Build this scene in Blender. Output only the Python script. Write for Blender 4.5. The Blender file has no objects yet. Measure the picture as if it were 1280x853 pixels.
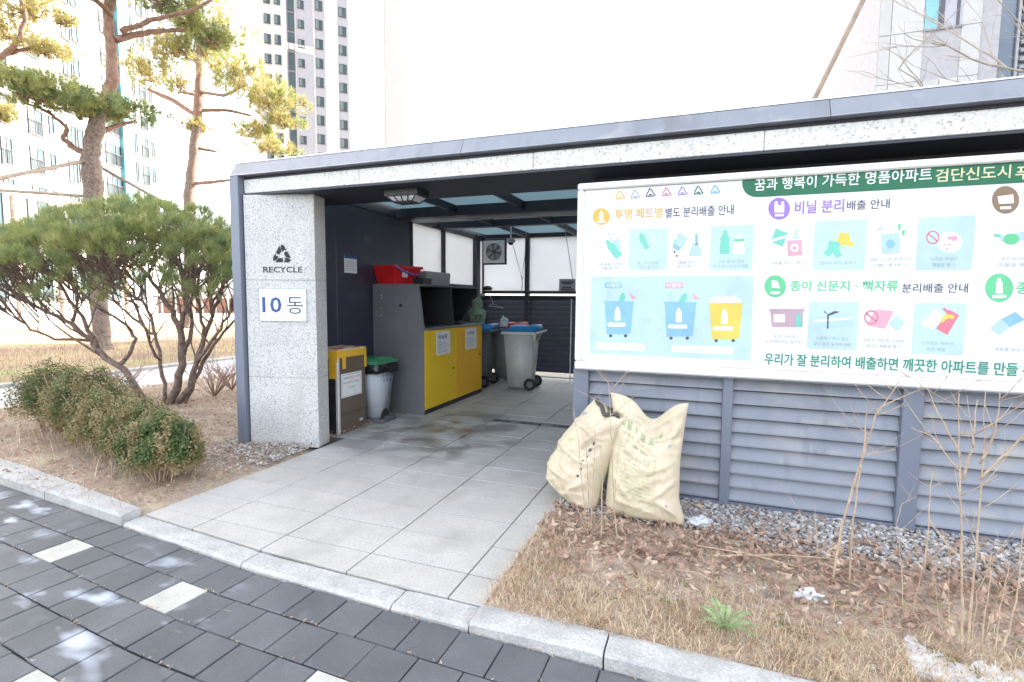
import bpy, bmesh, math, random
import numpy as np
from mathutils import Vector, Matrix, noise as mnoise

random.seed(7); RNG = np.random.default_rng(7)
sc = bpy.context.scene
COL = sc.collection
R_ = math.radians

# ------------------------------------------------------------------ camera
H = 1.5; F = 647.0; CX, CY = 640.0, 426.5
FW = Vector((-0.34762, 0.93413, -0.08098)); UP = Vector((-0.03627, 0.07291, 0.99668)); RT = Vector((0.93694, 0.34940, 0.00853))
cam = bpy.data.cameras.new('camera'); camo = bpy.data.objects.new('camera', cam); COL.objects.link(camo)
m = Matrix((( RT.x, UP.x, -FW.x, 0), (RT.y, UP.y, -FW.y, 0), (RT.z, UP.z, -FW.z, H), (0, 0, 0, 1)))
camo.matrix_world = m
cam.sensor_width = 36; cam.lens = F/1280*36; cam.clip_start = .05; cam.clip_end = 3000
sc.camera = camo

# ------------------------------------------------------------------ sky, sun, exposure
SUN_EL = R_(31); SUN_AZ = math.atan2(0.56, 0.83)     # azimuth measured from +Y towards +X
w = bpy.data.worlds.new('World'); sc.world = w; w.use_nodes = True
nt = w.node_tree; bg = nt.nodes['Background']
sky = nt.nodes.new('ShaderNodeTexSky'); sky.sky_type = 'NISHITA'; sky.sun_disc = False
sky.sun_elevation = SUN_EL; sky.sun_rotation = SUN_AZ
sky.air_density = 1.0; sky.dust_density = 2.5; sky.ozone_density = 0.6; sky.altitude = 50
hs = nt.nodes.new('ShaderNodeHueSaturation'); hs.inputs['Saturation'].default_value = .42
nt.links.new(sky.outputs[0], hs.inputs['Color']); nt.links.new(hs.outputs[0], bg.inputs[0])
bg.inputs[1].default_value = .15
sl = bpy.data.lights.new('sun', 'SUN'); sl.energy = 4.0; sl.angle = R_(.5); sl.color = (1, .93, .82)
so = bpy.data.objects.new('sun', sl); COL.objects.link(so)
sd = Vector((math.sin(SUN_AZ)*math.cos(SUN_EL), math.cos(SUN_AZ)*math.cos(SUN_EL), math.sin(SUN_EL)))
so.rotation_euler = sd.to_track_quat('Z', 'Y').to_euler(); so.location = sd*60
vs = sc.view_settings; vs.view_transform = 'Standard'; vs.look = 'None'; vs.gamma = 1; vs.use_curve_mapping = False
vs.exposure = 2.75
sc.render.engine = 'CYCLES'
sc.cycles.max_bounces = 8; sc.cycles.diffuse_bounces = 5; sc.cycles.transparent_max_bounces = 12

# ------------------------------------------------------------------ pixel helpers (photo pixel -> direction; the plane gives the distance)
CAM = Vector((0, 0, H))
def ray(px, py): return RT*(px-CX) - UP*(py-CY) + FW*F
def gz(px, py, z=0.0):
    r = ray(px, py); return CAM + r*((z-H)/r.z)
def onY(px, py, Y):
    r = ray(px, py); return CAM + r*(Y/r.y)
def onX(px, py, X):
    r = ray(px, py); return CAM + r*(X/r.x)
def atd(px, py, d): return CAM + ray(px, py)*(d/F)
def onP(px, py, P, n):
    r = ray(px, py); return CAM + r*((P-CAM).dot(n)/r.dot(n))

# ------------------------------------------------------------------ materials
def nd(nt, t, **k):
    n = nt.nodes.new(t)
    for a, v in k.items():
        if a in n.inputs: n.inputs[a].default_value = v
        else: setattr(n, a, v)
    return n
MATS = {}
def pm(name, col, rough=.5, metal=0, col2=None, scale=4, detail=4, lo=.4, hi=.65, fine=.0, fscale=60, bump=0, bscale=60, spec=.5, coat=0, objrand=0):
    """principled with noise between two colours, fine grain and bump, in world position"""
    mt = bpy.data.materials.new(name); mt.use_nodes = True; MATS[name] = mt
    t = mt.node_tree; b = t.nodes['Principled BSDF']
    b.inputs['Roughness'].default_value = rough; b.inputs['Metallic'].default_value = metal
    b.inputs['Specular IOR Level'].default_value = spec
    if coat: b.inputs['Coat Weight'].default_value = coat
    geo = nd(t, 'ShaderNodeNewGeometry')
    if col2 is None: col2 = tuple(c*.88 for c in col)
    n1 = nd(t, 'ShaderNodeTexNoise', Scale=scale, Detail=detail, Roughness=.6); t.links.new(geo.outputs['Position'], n1.inputs['Vector'])
    rp = nd(t, 'ShaderNodeMapRange'); rp.inputs[1].default_value = lo; rp.inputs[2].default_value = hi
    t.links.new(n1.outputs[0], rp.inputs[0])
    mx = nd(t, 'ShaderNodeMix', data_type='RGBA'); mx.inputs[6].default_value = (*col, 1); mx.inputs[7].default_value = (*col2, 1)
    t.links.new(rp.outputs[0], mx.inputs[0])
    out = mx.outputs[2]
    if fine:
        n2 = nd(t, 'ShaderNodeTexNoise', Scale=fscale, Detail=3); t.links.new(geo.outputs['Position'], n2.inputs['Vector'])
        r2 = nd(t, 'ShaderNodeMapRange'); r2.inputs[1].default_value = .3; r2.inputs[2].default_value = .7
        r2.inputs[3].default_value = 1-fine; r2.inputs[4].default_value = 1+fine
        t.links.new(n2.outputs[0], r2.inputs[0])
        vm = nd(t, 'ShaderNodeVectorMath', operation='SCALE'); t.links.new(out, vm.inputs[0]); t.links.new(r2.outputs[0], vm.inputs['Scale'])
        out = vm.outputs[0]
    if objrand:
        oi = nd(t, 'ShaderNodeObjectInfo'); r3 = nd(t, 'ShaderNodeMapRange'); r3.inputs[3].default_value = 1-objrand; r3.inputs[4].default_value = 1+objrand
        t.links.new(oi.outputs['Random'], r3.inputs[0])
        vm = nd(t, 'ShaderNodeVectorMath', operation='SCALE'); t.links.new(out, vm.inputs[0]); t.links.new(r3.outputs[0], vm.inputs['Scale'])
        out = vm.outputs[0]
    t.links.new(out, b.inputs['Base Color'])
    if bump:
        n3 = nd(t, 'ShaderNodeTexNoise', Scale=bscale, Detail=4); t.links.new(geo.outputs['Position'], n3.inputs['Vector'])
        bp = nd(t, 'ShaderNodeBump', Strength=bump, Distance=.01); t.links.new(n3.outputs[0], bp.inputs['Height']); t.links.new(bp.outputs[0], b.inputs['Normal'])
    mt['out'] = 0
    return mt
def last_color_socket(mt):
    b = mt.node_tree.nodes['Principled BSDF']; return b, b.inputs['Base Color'].links[0].from_socket
def overlay(mt, col, scale, lo, hi, detail=3, stretch=None, box=None, rough=None, dist=0.0):
    """a stain of its own shape: noise threshold, optionally limited to a world-space box with soft edge"""
    t = mt.node_tree; b, src = last_color_socket(mt)
    geo = nd(t, 'ShaderNodeNewGeometry')
    mp = nd(t, 'ShaderNodeMapping'); t.links.new(geo.outputs['Position'], mp.inputs[0])
    if stretch: mp.inputs['Scale'].default_value = stretch[:3]; mp.inputs['Rotation'].default_value = (0, 0, stretch[3])
    n = nd(t, 'ShaderNodeTexNoise', Scale=scale, Detail=detail, Distortion=dist); t.links.new(mp.outputs[0], n.inputs['Vector'])
    r = nd(t, 'ShaderNodeMapRange'); r.inputs[1].default_value = lo; r.inputs[2].default_value = hi; t.links.new(n.outputs[0], r.inputs[0])
    f = r.outputs[0]
    if box:
        cx, cy, rx, ry = box
        s = nd(t, 'ShaderNodeVectorMath', operation='SUBTRACT'); t.links.new(geo.outputs['Position'], s.inputs[0]); s.inputs[1].default_value = (cx, cy, 0)
        d = nd(t, 'ShaderNodeVectorMath', operation='MULTIPLY'); t.links.new(s.outputs[0], d.inputs[0]); d.inputs[1].default_value = (1/rx, 1/ry, 0)
        l = nd(t, 'ShaderNodeVectorMath', operation='LENGTH'); t.links.new(d.outputs[0], l.inputs[0])
        r2 = nd(t, 'ShaderNodeMapRange'); r2.inputs[1].default_value = 1; r2.inputs[2].default_value = .6; t.links.new(l.outputs['Value'], r2.inputs[0])
        mu = nd(t, 'ShaderNodeMath', operation='MULTIPLY'); t.links.new(f, mu.inputs[0]); t.links.new(r2.outputs[0], mu.inputs[1]); f = mu.outputs[0]
    mx = nd(t, 'ShaderNodeMix', data_type='RGBA'); mx.inputs[7].default_value = (*col, 1)
    t.links.new(f, mx.inputs[0]); t.links.new(src, mx.inputs[6]); t.links.new(mx.outputs[2], b.inputs['Base Color'])
    if rough is not None:
        mr = nd(t, 'ShaderNodeMix', data_type='FLOAT'); mr.inputs[2].default_value = b.inputs['Roughness'].default_value; mr.inputs[3].default_value = rough
        t.links.new(f, mr.inputs[0]); t.links.new(mr.outputs[0], b.inputs['Roughness'])
def speckle(mt, dark, scale, amount, bright=None):
    """granite grains: voronoi cells, some darker"""
    t = mt.node_tree; b, src = last_color_socket(mt)
    geo = nd(t, 'ShaderNodeNewGeometry')
    ns = nd(t, 'ShaderNodeTexNoise', Scale=scale*.7, Detail=2); t.links.new(geo.outputs['Position'], ns.inputs['Vector'])
    ad = nd(t, 'ShaderNodeMix', data_type='RGBA', blend_type='ADD'); ad.inputs[0].default_value = .35/scale*4
    t.links.new(geo.outputs['Position'], ad.inputs[6]); t.links.new(ns.outputs['Color'], ad.inputs[7])
    v = nd(t, 'ShaderNodeTexVoronoi', Scale=scale); t.links.new(ad.outputs[2], v.inputs['Vector'])
    sp = nd(t, 'ShaderNodeSeparateColor'); t.links.new(v.outputs['Color'], sp.inputs[0])
    r = nd(t, 'ShaderNodeMapRange'); r.inputs[1].default_value = amount+.08; r.inputs[2].default_value = amount-.06; t.links.new(sp.outputs[0], r.inputs[0])
    mx = nd(t, 'ShaderNodeMix', data_type='RGBA'); mx.inputs[7].default_value = (*dark, 1)
    t.links.new(r.outputs[0], mx.inputs[0]); t.links.new(src, mx.inputs[6])
    o = mx.outputs[2]
    if bright:
        r = nd(t, 'ShaderNodeMapRange'); r.inputs[1].default_value = .5; r.inputs[2].default_value = .75; t.links.new(sp.outputs[1], r.inputs[0])
        m2 = nd(t, 'ShaderNodeMix', data_type='RGBA'); m2.inputs[7].default_value = (*bright, 1)
        t.links.new(r.outputs[0], m2.inputs[0]); t.links.new(o, m2.inputs[6]); o = m2.outputs[2]
        r.inputs[4].default_value = .6
    t.links.new(o, b.inputs['Base Color'])
def translucent(name, col, tr=.6, gloss=.0, rough=.2):
    mt = bpy.data.materials.new(name); mt.use_nodes = True; MATS[name] = mt
    t = mt.node_tree; t.nodes.clear()
    o = nd(t, 'ShaderNodeOutputMaterial'); d = nd(t, 'ShaderNodeBsdfDiffuse'); d.inputs[0].default_value = (*col, 1)
    geo = nd(t, 'ShaderNodeNewGeometry'); n1 = nd(t, 'ShaderNodeTexNoise', Scale=2.5, Detail=5); t.links.new(geo.outputs['Position'], n1.inputs['Vector'])
    mx = nd(t, 'ShaderNodeMix', data_type='RGBA'); mx.inputs[6].default_value = (*[c*.86 for c in col], 1); mx.inputs[7].default_value = (*col, 1)
    t.links.new(n1.outputs[0], mx.inputs[0]); t.links.new(mx.outputs[2], d.inputs[0])
    tr_ = nd(t, 'ShaderNodeBsdfTranslucent'); t.links.new(mx.outputs[2], tr_.inputs[0])
    m_ = nd(t, 'ShaderNodeMixShader'); m_.inputs[0].default_value = tr; t.links.new(d.outputs[0], m_.inputs[1]); t.links.new(tr_.outputs[0], m_.inputs[2])
    out = m_.outputs[0]
    if gloss:
        g = nd(t, 'ShaderNodeBsdfGlossy', Roughness=rough); m2 = nd(t, 'ShaderNodeMixShader'); m2.inputs[0].default_value = gloss
        t.links.new(out, m2.inputs[1]); t.links.new(g.outputs[0], m2.inputs[2]); out = m2.outputs[0]
    t.links.new(out, o.inputs[0]); return mt

granite = pm('granite', (.53, .52, .505), .75, col2=(.46, .45, .44), scale=2.5, bump=.25, bscale=120)
speckle(granite, (.26, .26, .265), 135, .24, (.60, .59, .575)); overlay(granite, (.40, .38, .355), 2.5, .55, .78, detail=6, stretch=(1.6, 1.6, .35, 0))
lintel_m = pm('lintel_granite', (.66, .65, .62), .85, col2=(.58, .57, .54), scale=3, bump=.8, bscale=55)
speckle(lintel_m, (.36, .35, .34), 85, .14, (.74, .73, .71))
frame_m = pm('slate_paint', (.15, .168, .215), .38, col2=(.135, .15, .195), scale=1.5, fine=.04, fscale=200, spec=.5)
overlay(frame_m, (.23, .235, .25), 2.2, .58, .8, stretch=(1, 1, .25, 0))
fascia_m = pm('fascia_paint_lit', (.225, .238, .275), .36, col2=(.20, .213, .245), scale=1.2, fine=.03, fscale=200)  # slate paint lightened: weathering and light on the leaning face put into the colour
louvre_m = pm('louvre_paint', (.225, .24, .28), .45, col2=(.20, .212, .248), scale=3, fine=.05, fscale=150)
overlay(louvre_m, (.32, .31, .30), 5, .54, .75, stretch=(.5, 1, 1, 0)); overlay(louvre_m, (.18, .19, .215), 6, .56, .76, detail=5, stretch=(2.2, 1, .5, 0))
overlay(fascia_m, (.17, .175, .19), 3, .52, .72, detail=5, stretch=(2.5, 1, .3, 0)); overlay(fascia_m, (.30, .30, .31), 5, .56, .75, detail=4)
navy_m = pm('navy_panel', (.040, .043, .068), .42, col2=(.030, .033, .055), scale=1.2, fine=.06, fscale=180, bump=.05, bscale=200)
overlay(navy_m, (.07, .072, .09), 3, .6, .8)
dark_m = pm('dark_steel', (.032, .036, .050), .55, col2=(.028, .030, .042), scale=3)
rooflite = translucent('roof_sheet', (.42, .52, .55), .68, .08, .08)
frost = translucent('frosted_sheet', (.86, .88, .9), .72, .04, .25)
slab_m = pm('granite_slab', (.465, .44, .405), .7, col2=(.40, .38, .35), scale=2.2, fine=.08, fscale=120, bump=.12, bscale=200, objrand=.05)
speckle(slab_m, (.34, .33, .32), 170, .16)
overlay(slab_m, (.17, .16, .145), 2.4, .43, .62, detail=6, box=(-2.75, 5.15, 1.25, 1.35), rough=.35, dist=.6)
overlay(slab_m, (.20, .125, .06), 3.1, .56, .68, detail=5, box=(-2.95, 5.15, .75, .7))
overlay(slab_m, (.345, .325, .295), 3.0, .52, .74, detail=8)
kerb_m = pm('kerb_granite', (.45, .44, .42), .85, col2=(.35, .34, .325), scale=6, fine=.16, fscale=90, bump=.6, bscale=70)
speckle(kerb_m, (.34, .34, .33), 130, .15)
paver_m = pm('paver_charcoal', (.105, .109, .117), .62, col2=(.080, .084, .091), scale=3, fine=.12, fscale=110, bump=.2, bscale=160, objrand=.14)
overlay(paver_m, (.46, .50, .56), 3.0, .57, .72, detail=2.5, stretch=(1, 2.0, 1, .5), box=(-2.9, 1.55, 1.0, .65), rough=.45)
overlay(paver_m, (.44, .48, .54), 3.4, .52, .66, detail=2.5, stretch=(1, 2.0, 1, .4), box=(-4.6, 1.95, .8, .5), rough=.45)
overlay(paver_m, (.12, .125, .135), 6, .6, .75, detail=6)
pale_paver = pm('paver_pale', (.47, .46, .41), .7, col2=(.38, .37, .33), scale=9, detail=6, fine=.12, fscale=120)
soil_m = pm('bed_soil', (.36, .28, .215), .95, col2=(.45, .365, .28), scale=3.5, fine=.35, fscale=70, bump=.9, bscale=90)
overlay(soil_m, (.24, .17, .13), 9, .5, .7); overlay(soil_m, (.46, .39, .25), 5, .58, .7)
ground_m = pm('sandy_ground', (.42, .37, .30), .95, col2=(.36, .31, .25), scale=.4, fine=.1, fscale=8)
lawn_m = pm('winter_lawn', (.30, .23, .12), .95, col2=(.22, .155, .105), scale=.5, fine=.3, fscale=25, bump=.6, bscale=30)
overlay(lawn_m, (.24, .26, .09), .7, .55, .7); overlay(lawn_m, (.20, .105, .075), .5, .52, .66)
path_m = pm('path_concrete', (.50, .47, .45), .85, col2=(.44, .41, .39), scale=2, fine=.08, fscale=60)
gravel_m = pm('gravel', (.44, .425, .41), .8, col2=(.24, .23, .22), scale=40, detail=1, lo=.42, hi=.58, fine=.15, fscale=200)
white_m = pm('white_paint', (.76, .76, .75), .45, col2=(.70, .70, .69), scale=3)
alu_m = pm('sign_frame_white', (.70, .70, .69), .35, col2=(.60, .59, .57), scale=4)
board_m = pm('sign_sheet', (.66, .665, .67), .35, col2=(.63, .635, .64), scale=1, spec=.4)
black_m = pm('black_plastic', (.018, .018, .02), .45, col2=(.03, .03, .03), scale=8)
rubber_m = pm('tyre_rubber', (.02, .02, .022), .8)
yellow_m = pm('yellow_door', (.86, .55, .012), .4, col2=(.82, .52, .012), scale=2, fine=.03)
orange_m = pm('amber_door', (.88, .45, .012), .4, col2=(.83, .42, .012), scale=2, fine=.03)
cab_m = pm('cabinet_grey', (.14, .14, .15), .5, col2=(.12, .12, .13), scale=2.5, fine=.08, fscale=150)
steel_m = pm('steel_counter', (.45, .46, .48), .28, metal=.8, col2=(.35, .36, .38), scale=6)
brown_m = pm('brown_laminate', (.135, .10, .075), .5, col2=(.11, .082, .062), scale=4, fine=.08, fscale=120)
silver_m = pm('silver_trim', (.62, .62, .62), .35, metal=.3)
tape_m = pm('yellow_tape', (.72, .42, .04), .3, col2=(.66, .36, .03), scale=10, coat=.3)
card_m = pm('card_lid', (.62, .55, .45), .8)
paper_m = pm('paper', (.74, .74, .74), .7, col2=(.68, .68, .69), scale=10)
ink_m = pm('ink_dark', (.06, .06, .09), .6); inkb_m = pm('ink_blue', (.03, .07, .24), .5); inkr_m = pm('ink_red', (.5, .08, .06), .6)
binbody_m = pm('bin_grey', (.56, .56, .545), .45, col2=(.48, .48, .47), scale=6, fine=.06, fscale=60)
overlay(binbody_m, (.20, .19, .18), 9, .6, .8, stretch=(1, 1, .2, 0))
binlight_m = pm('pedal_bin_grey', (.40, .43, .47), .4, col2=(.35, .38, .42), scale=6)
bluelid_m = pm('blue_lid', (.035, .24, .60), .35, col2=(.05, .27, .62), scale=8)
redlid_m = pm('red_lid', (.62, .07, .03), .35, col2=(.55, .06, .03), scale=8)
greenlid_m = pm('green_lid', (.05, .23, .11), .35, col2=(.04, .19, .09), scale=8)
red_m = pm('red_plastic', (.62, .018, .022), .35, col2=(.52, .012, .02), scale=6)
purple_m = pm('purple_strap', (.16, .10, .42), .5)
clearbox_m = translucent('clear_plastic', (.55, .54, .55), .5, .12, .2)
sackg_m = pm('green_sack', (.26, .34, .25), .75, col2=(.19, .26, .19), scale=12, bump=.3, bscale=50)
film_m = translucent('film_plastic', (.78, .80, .84), .4, .12, .15)
bag_m = pm('woven_sack', (.58, .49, .36), .62, col2=(.51, .425, .305), scale=5, fine=.05, fscale=300, bump=.15, bscale=260)
overlay(bag_m, (.56, .51, .345), 4, .5, .7)
inkg_m = pm('ink_green', (.16, .34, .13), .7, col2=(.36, .42, .24), scale=30); inkg2_m = pm('ink_faded_green', (.40, .43, .24), .7, col2=(.52, .49, .33), scale=25)
bark_m = pm('pine_bark', (.21, .155, .125), .95, col2=(.10, .075, .062), scale=14, fine=.3, fscale=40, bump=1, bscale=30)
redbark_m = pm('red_pine_bark', (.24, .14, .10), .9, col2=(.15, .088, .065), scale=8, fine=.2, fscale=40, bump=.7, bscale=30)
stem_m = pm('shrub_bark', (.23, .165, .135), .95, col2=(.115, .08, .068), scale=16, fine=.25, fscale=60, bump=.8, bscale=60)
twig_m = pm('bare_twig', (.46, .35, .245), .8, col2=(.36, .25, .17), scale=14, fine=.15, fscale=80)
greytwig_m = pm('grey_twig', (.38, .34, .30), .9, col2=(.28, .24, .21), scale=6)
pole_m = pm('prop_pole', (.30, .24, .19), .8, col2=(.22, .175, .14), scale=8)
def leafm(name, a, b, rough=.6, tr=.25):
    mt = pm(name, a, rough, col2=b, scale=5, detail=3, lo=.35, hi=.65, fine=.25, fscale=30, spec=.3)
    t = mt.node_tree; b = t.nodes['Principled BSDF']; src = b.inputs['Base Color'].links[0].from_socket
    tl = nd(t, 'ShaderNodeBsdfTranslucent'); t.links.new(src, tl.inputs[0]); mx = nd(t, 'ShaderNodeMixShader'); mx.inputs[0].default_value = tr
    t.links.new(b.outputs[0], mx.inputs[1]); t.links.new(tl.outputs[0], mx.inputs[2]); t.links.new(mx.outputs[0], t.nodes['Material Output'].inputs[0])
    return mt
needle_m = leafm('pine_needle', (.27, .31, .105), (.37, .37, .14)); needle2_m = leafm('pine_needle_dark', (.17, .235, .105), (.27, .305, .135))
needle_sun_m = leafm('pine_needle_sunlit', (.44, .36, .15), (.34, .32, .13))  # pine needles with the yellow of sunlight put into their colour
box_green = leafm('box_leaf', (.075, .115, .04), (.12, .155, .055)); box_brown = leafm('box_leaf_dry', (.21, .185, .075), (.31, .235, .125))
leaf_litter = leafm('dead_leaf', (.43, .295, .225), (.33, .21, .155), .8); leaf_litter2 = leafm('dead_leaf_pale', (.58, .45, .345), (.47, .34, .25), .8)
straw_m = leafm('dry_grass', (.66, .56, .39), (.58, .46, .30), .8); moss_m = leafm('moss', (.13, .17, .03), (.20, .22, .05), .9)
fern_m = leafm('weed_green', (.26, .36, .17), (.34, .42, .22), .6); needlelit_m = leafm('fallen_needles', (.42, .27, .17), (.33, .20, .125), .8)
snow_m = pm('old_snow', (.62, .63, .65), .6, col2=(.50, .50, .50), scale=8, fine=.05, bump=.6, bscale=40)
wall_white = pm('apartment_white', (.40, .395, .39), .8, col2=(.37, .365, .36), scale=.3); wall_grey = pm('apartment_grey', (.33, .33, .36), .8)
wall_dk = pm('apartment_band', (.20, .20, .235), .7); turq_m = pm('turquoise_panel', (.09, .26, .31), .6)
glass_m = pm('window_glass', (.03, .052, .060), .3, spec=.2, col2=(.05, .08, .088), scale=.25); winfr_m = pm('window_frame', (.04, .04, .048), .6)
blind_m = pm('window_blind', (.10, .14, .145), .6)
tow_grey = pm('tower_grey', (.25, .25, .285), .8); tow_dk = pm('tower_dark', (.15, .15, .18), .8)
clad_m = pm('stone_cladding', (.40, .405, .41), .6, col2=(.36, .365, .37), scale=1, objrand=.05)
brick_m = pm('brick_wall', (.20, .105, .075), .9, col2=(.15, .08, .06), scale=8)

# ------------------------------------------------------------------ mesh helpers
def fixname(n): return n
class MB:
    def __init__(s): s.v = []; s.f = []; s.m = []; s.sm = []
    def add(s, vs_, fs, mi=0, smooth=False):
        o = len(s.v); s.v += [tuple(p) for p in vs_]
        for f in fs: s.f.append(tuple(i+o for i in f)); s.m.append(mi); s.sm.append(smooth)
        return s
    def box(s, x0, x1, y0, y1, z0, z1, mi=0):
        v = [(x0,y0,z0),(x1,y0,z0),(x1,y1,z0),(x0,y1,z0),(x0,y0,z1),(x1,y0,z1),(x1,y1,z1),(x0,y1,z1)]
        return s.add(v, [(0,3,2,1),(4,5,6,7),(0,1,5,4),(1,2,6,5),(2,3,7,6),(3,0,4,7)], mi)
    def cbox(s, x0, x1, y0, y1, z0, z1, c=.006, mi=0, M=None):
        bm = bmesh.new(); bmesh.ops.create_cube(bm, size=1)
        for v in bm.verts: v.co = Vector(((x0+x1)/2+v.co.x*(x1-x0), (y0+y1)/2+v.co.y*(y1-y0), (z0+z1)/2+v.co.z*(z1-z0)))
        bmesh.ops.bevel(bm, geom=list(bm.edges), offset=c, segments=1, affect='EDGES')
        return s.bm(bm, mi, M)
    def bm(s, bm, mi=0, M=None, smooth=False):
        bm.verts.ensure_lookup_table()
        for i, v in enumerate(bm.verts): v.index = i
        s.add([(M@v.co if M else v.co.copy()) for v in bm.verts], [[v.index for v in f.verts] for f in bm.faces], mi, smooth); bm.free(); return s
    def frustum(s, b, t, z0, z1, mi=0):
        (bx0,bx1,by0,by1), (tx0,tx1,ty0,ty1) = b, t
        v = [(bx0,by0,z0),(bx1,by0,z0),(bx1,by1,z0),(bx0,by1,z0),(tx0,ty0,z1),(tx1,ty0,z1),(tx1,ty1,z1),(tx0,ty1,z1)]
        return s.add(v, [(0,3,2,1),(4,5,6,7),(0,1,5,4),(1,2,6,5),(2,3,7,6),(3,0,4,7)], mi)
    def prism(s, pts, axis, a, b, mi=0):
        """polygon pts (2D) extruded along axis from a to b"""
        def P(p, t): return {'x':(t,p[0],p[1]),'y':(p[0],t,p[1]),'z':(p[0],p[1],t)}[axis]
        n = len(pts); v = [P(p,a) for p in pts]+[P(p,b) for p in pts]
        return s.add(v, [tuple(range(n))[::-1], tuple(range(n,2*n))]+[(i,(i+1)%n,n+(i+1)%n,n+i) for i in range(n)], mi)
    def tube(s, pts, rad, n=6, mi=0, cap=True, smooth=True):
        pts = [Vector(p) for p in pts]; k = len(pts)
        if not hasattr(rad, '__len__'): rad = [rad]*k
        vs_ = []; prev = None
        for i, p in enumerate(pts):
            d = (pts[min(i+1,k-1)]-pts[max(i-1,0)]).normalized()
            if prev is None: a = d.orthogonal().normalized()
            else:
                a = prev - d*prev.dot(d); a = a.normalized() if a.length > 1e-6 else d.orthogonal().normalized()
            prev = a; b = d.cross(a)
            for j in range(n):
                t = 2*math.pi*j/n; vs_.append(p+(a*math.cos(t)+b*math.sin(t))*rad[i])
        fs = [(i*n+j, i*n+(j+1)%n, (i+1)*n+(j+1)%n, (i+1)*n+j) for i in range(k-1) for j in range(n)]
        s.add(vs_, fs, mi, smooth)
        if cap:
            o = len(s.v)-len(vs_); s.f.append(tuple(range(o,o+n))[::-1]); s.f.append(tuple(range(o+(k-1)*n, o+k*n))); s.m += [mi,mi]; s.sm += [False,False]
        return s
    def lathe(s, prof, n=20, c=(0,0,0), axis='z', mi=0, smooth=True):
        vs_ = []
        for r, h in prof:
            for j in range(n):
                t = 2*math.pi*j/n; x, y = r*math.cos(t), r*math.sin(t)
                vs_.append({'z':(c[0]+x,c[1]+y,c[2]+h),'y':(c[0]+x,c[1]+h,c[2]+y),'x':(c[0]+h,c[1]+x,c[2]+y)}[axis])
        k = len(prof); fs = [(i*n+j, i*n+(j+1)%n, (i+1)*n+(j+1)%n, (i+1)*n+j) for i in range(k-1) for j in range(n)]
        s.add(vs_, fs, mi, smooth); return s
    def mesh(s, name, mats, off=(0,0,0)):
        me = bpy.data.meshes.new(name)
        me.from_pydata([(a-off[0], b-off[1], c-off[2]) for a, b, c in s.v], [], s.f)
        for mt in (mats if isinstance(mats, (list, tuple)) else [mats]): me.materials.append(mt)
        me.polygons.foreach_set('material_index', s.m); me.polygons.foreach_set('use_smooth', s.sm)
        me.update(); return me
WL = {}
def link(name, me, parent=None, loc=(0,0,0)):
    o = bpy.data.objects.new(name, me); COL.objects.link(o); o.location = loc
    if parent is not None: o.parent = parent
    return o
def build(mb, name, mats, parent=None, local=False):
    off = (0,0,0) if (parent is None or local) else WL.get(parent.name, (0,0,0))
    o = link(name, mb.mesh(name, mats, off), parent)
    WL[o.name] = WL.get(parent.name, (0,0,0)) if parent is not None else (0,0,0)
    return o
def thing(name, label, cat, loc=(0,0,0), rz=0, group=None):
    o = bpy.data.objects.new(name, None); COL.objects.link(o); o.location = loc; o.rotation_euler = (0,0,rz); o.empty_display_size = .1
    WL[o.name] = tuple(loc); o['label'] = label; o['category'] = cat
    if group: o['group'] = group
    return o
def tag(o, label, cat, group=None):
    o['label'] = label; o['category'] = cat
    if group: o['group'] = group
    return o
def kind(o, k): o['kind'] = k; return o
def base_to(o, p):
    """move a single-mesh thing's origin to its base"""
    p = Vector(p)
    o.data.transform(Matrix.Translation(-p)); o.location = p; WL[o.name] = tuple(p); return o
def tris(name, V, mats, mi=None, parent=None, nv=3):
    """V: (N,nv,3) numpy polys"""
    N = V.shape[0]; off = np.array(WL.get(parent.name, (0,0,0)) if parent is not None else (0,0,0))
    me = bpy.data.meshes.new(name); me.vertices.add(N*nv); me.vertices.foreach_set('co', (V-off).reshape(-1).astype(np.float32))
    me.loops.add(N*nv); me.loops.foreach_set('vertex_index', np.arange(N*nv, dtype=np.int32))
    me.polygons.add(N); me.polygons.foreach_set('loop_start', np.arange(0, N*nv, nv, dtype=np.int32))
    for mt in (mats if isinstance(mats, (list, tuple)) else [mats]): me.materials.append(mt)
    if mi is not None: me.polygons.foreach_set('material_index', np.asarray(mi, dtype=np.int32))
    me.update(calc_edges=True); me.validate()
    o = link(name, me, parent); WL[o.name] = tuple(off); return o
_tc = {}
def text_batch(bold, bodies):
    """turn many strings into flat meshes at once: one text block, split by line"""
    cu = bpy.data.curves.new('text', 'FONT'); cu.body = '\n'.join(bodies); cu.size = 1; cu.resolution_u = 2; cu.offset = bold; cu.fill_mode = 'FRONT'; cu.space_line = 3
    ob = bpy.data.objects.new('text', cu); me = bpy.data.meshes.new_from_object(ob)
    V = [(p.co.x, p.co.y) for p in me.vertices]; FS = [tuple(p.vertices) for p in me.polygons]
    bpy.data.objects.remove(ob); bpy.data.curves.remove(cu); bpy.data.meshes.remove(me)
    rows = [[] for _ in bodies]
    for f in FS: rows[max(0, min(len(bodies)-1, round((.4-V[f[0]][1])/3)))].append(f)
    for b, fs in zip(bodies, rows):
        ids = sorted({i for f in fs for i in f}); mp = {i: k for k, i in enumerate(ids)}; v = [V[i] for i in ids]
        xs = [p[0] for p in v]; ys = [p[1] for p in v]; x0, x1, y0, y1 = min(xs), max(xs), min(ys), max(ys)
        _tc[(b, bold)] = ([((p-x0)/(x1-x0), (q-y0)/(y1-y0)) for p, q in v], [tuple(mp[i] for i in f) for f in fs], (x1-x0)/(y1-y0))
def text2d(body, bold=0.0):
    if (body, bold) not in _tc: text_batch(bold, [body])
    return _tc[(body, bold)]
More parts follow.
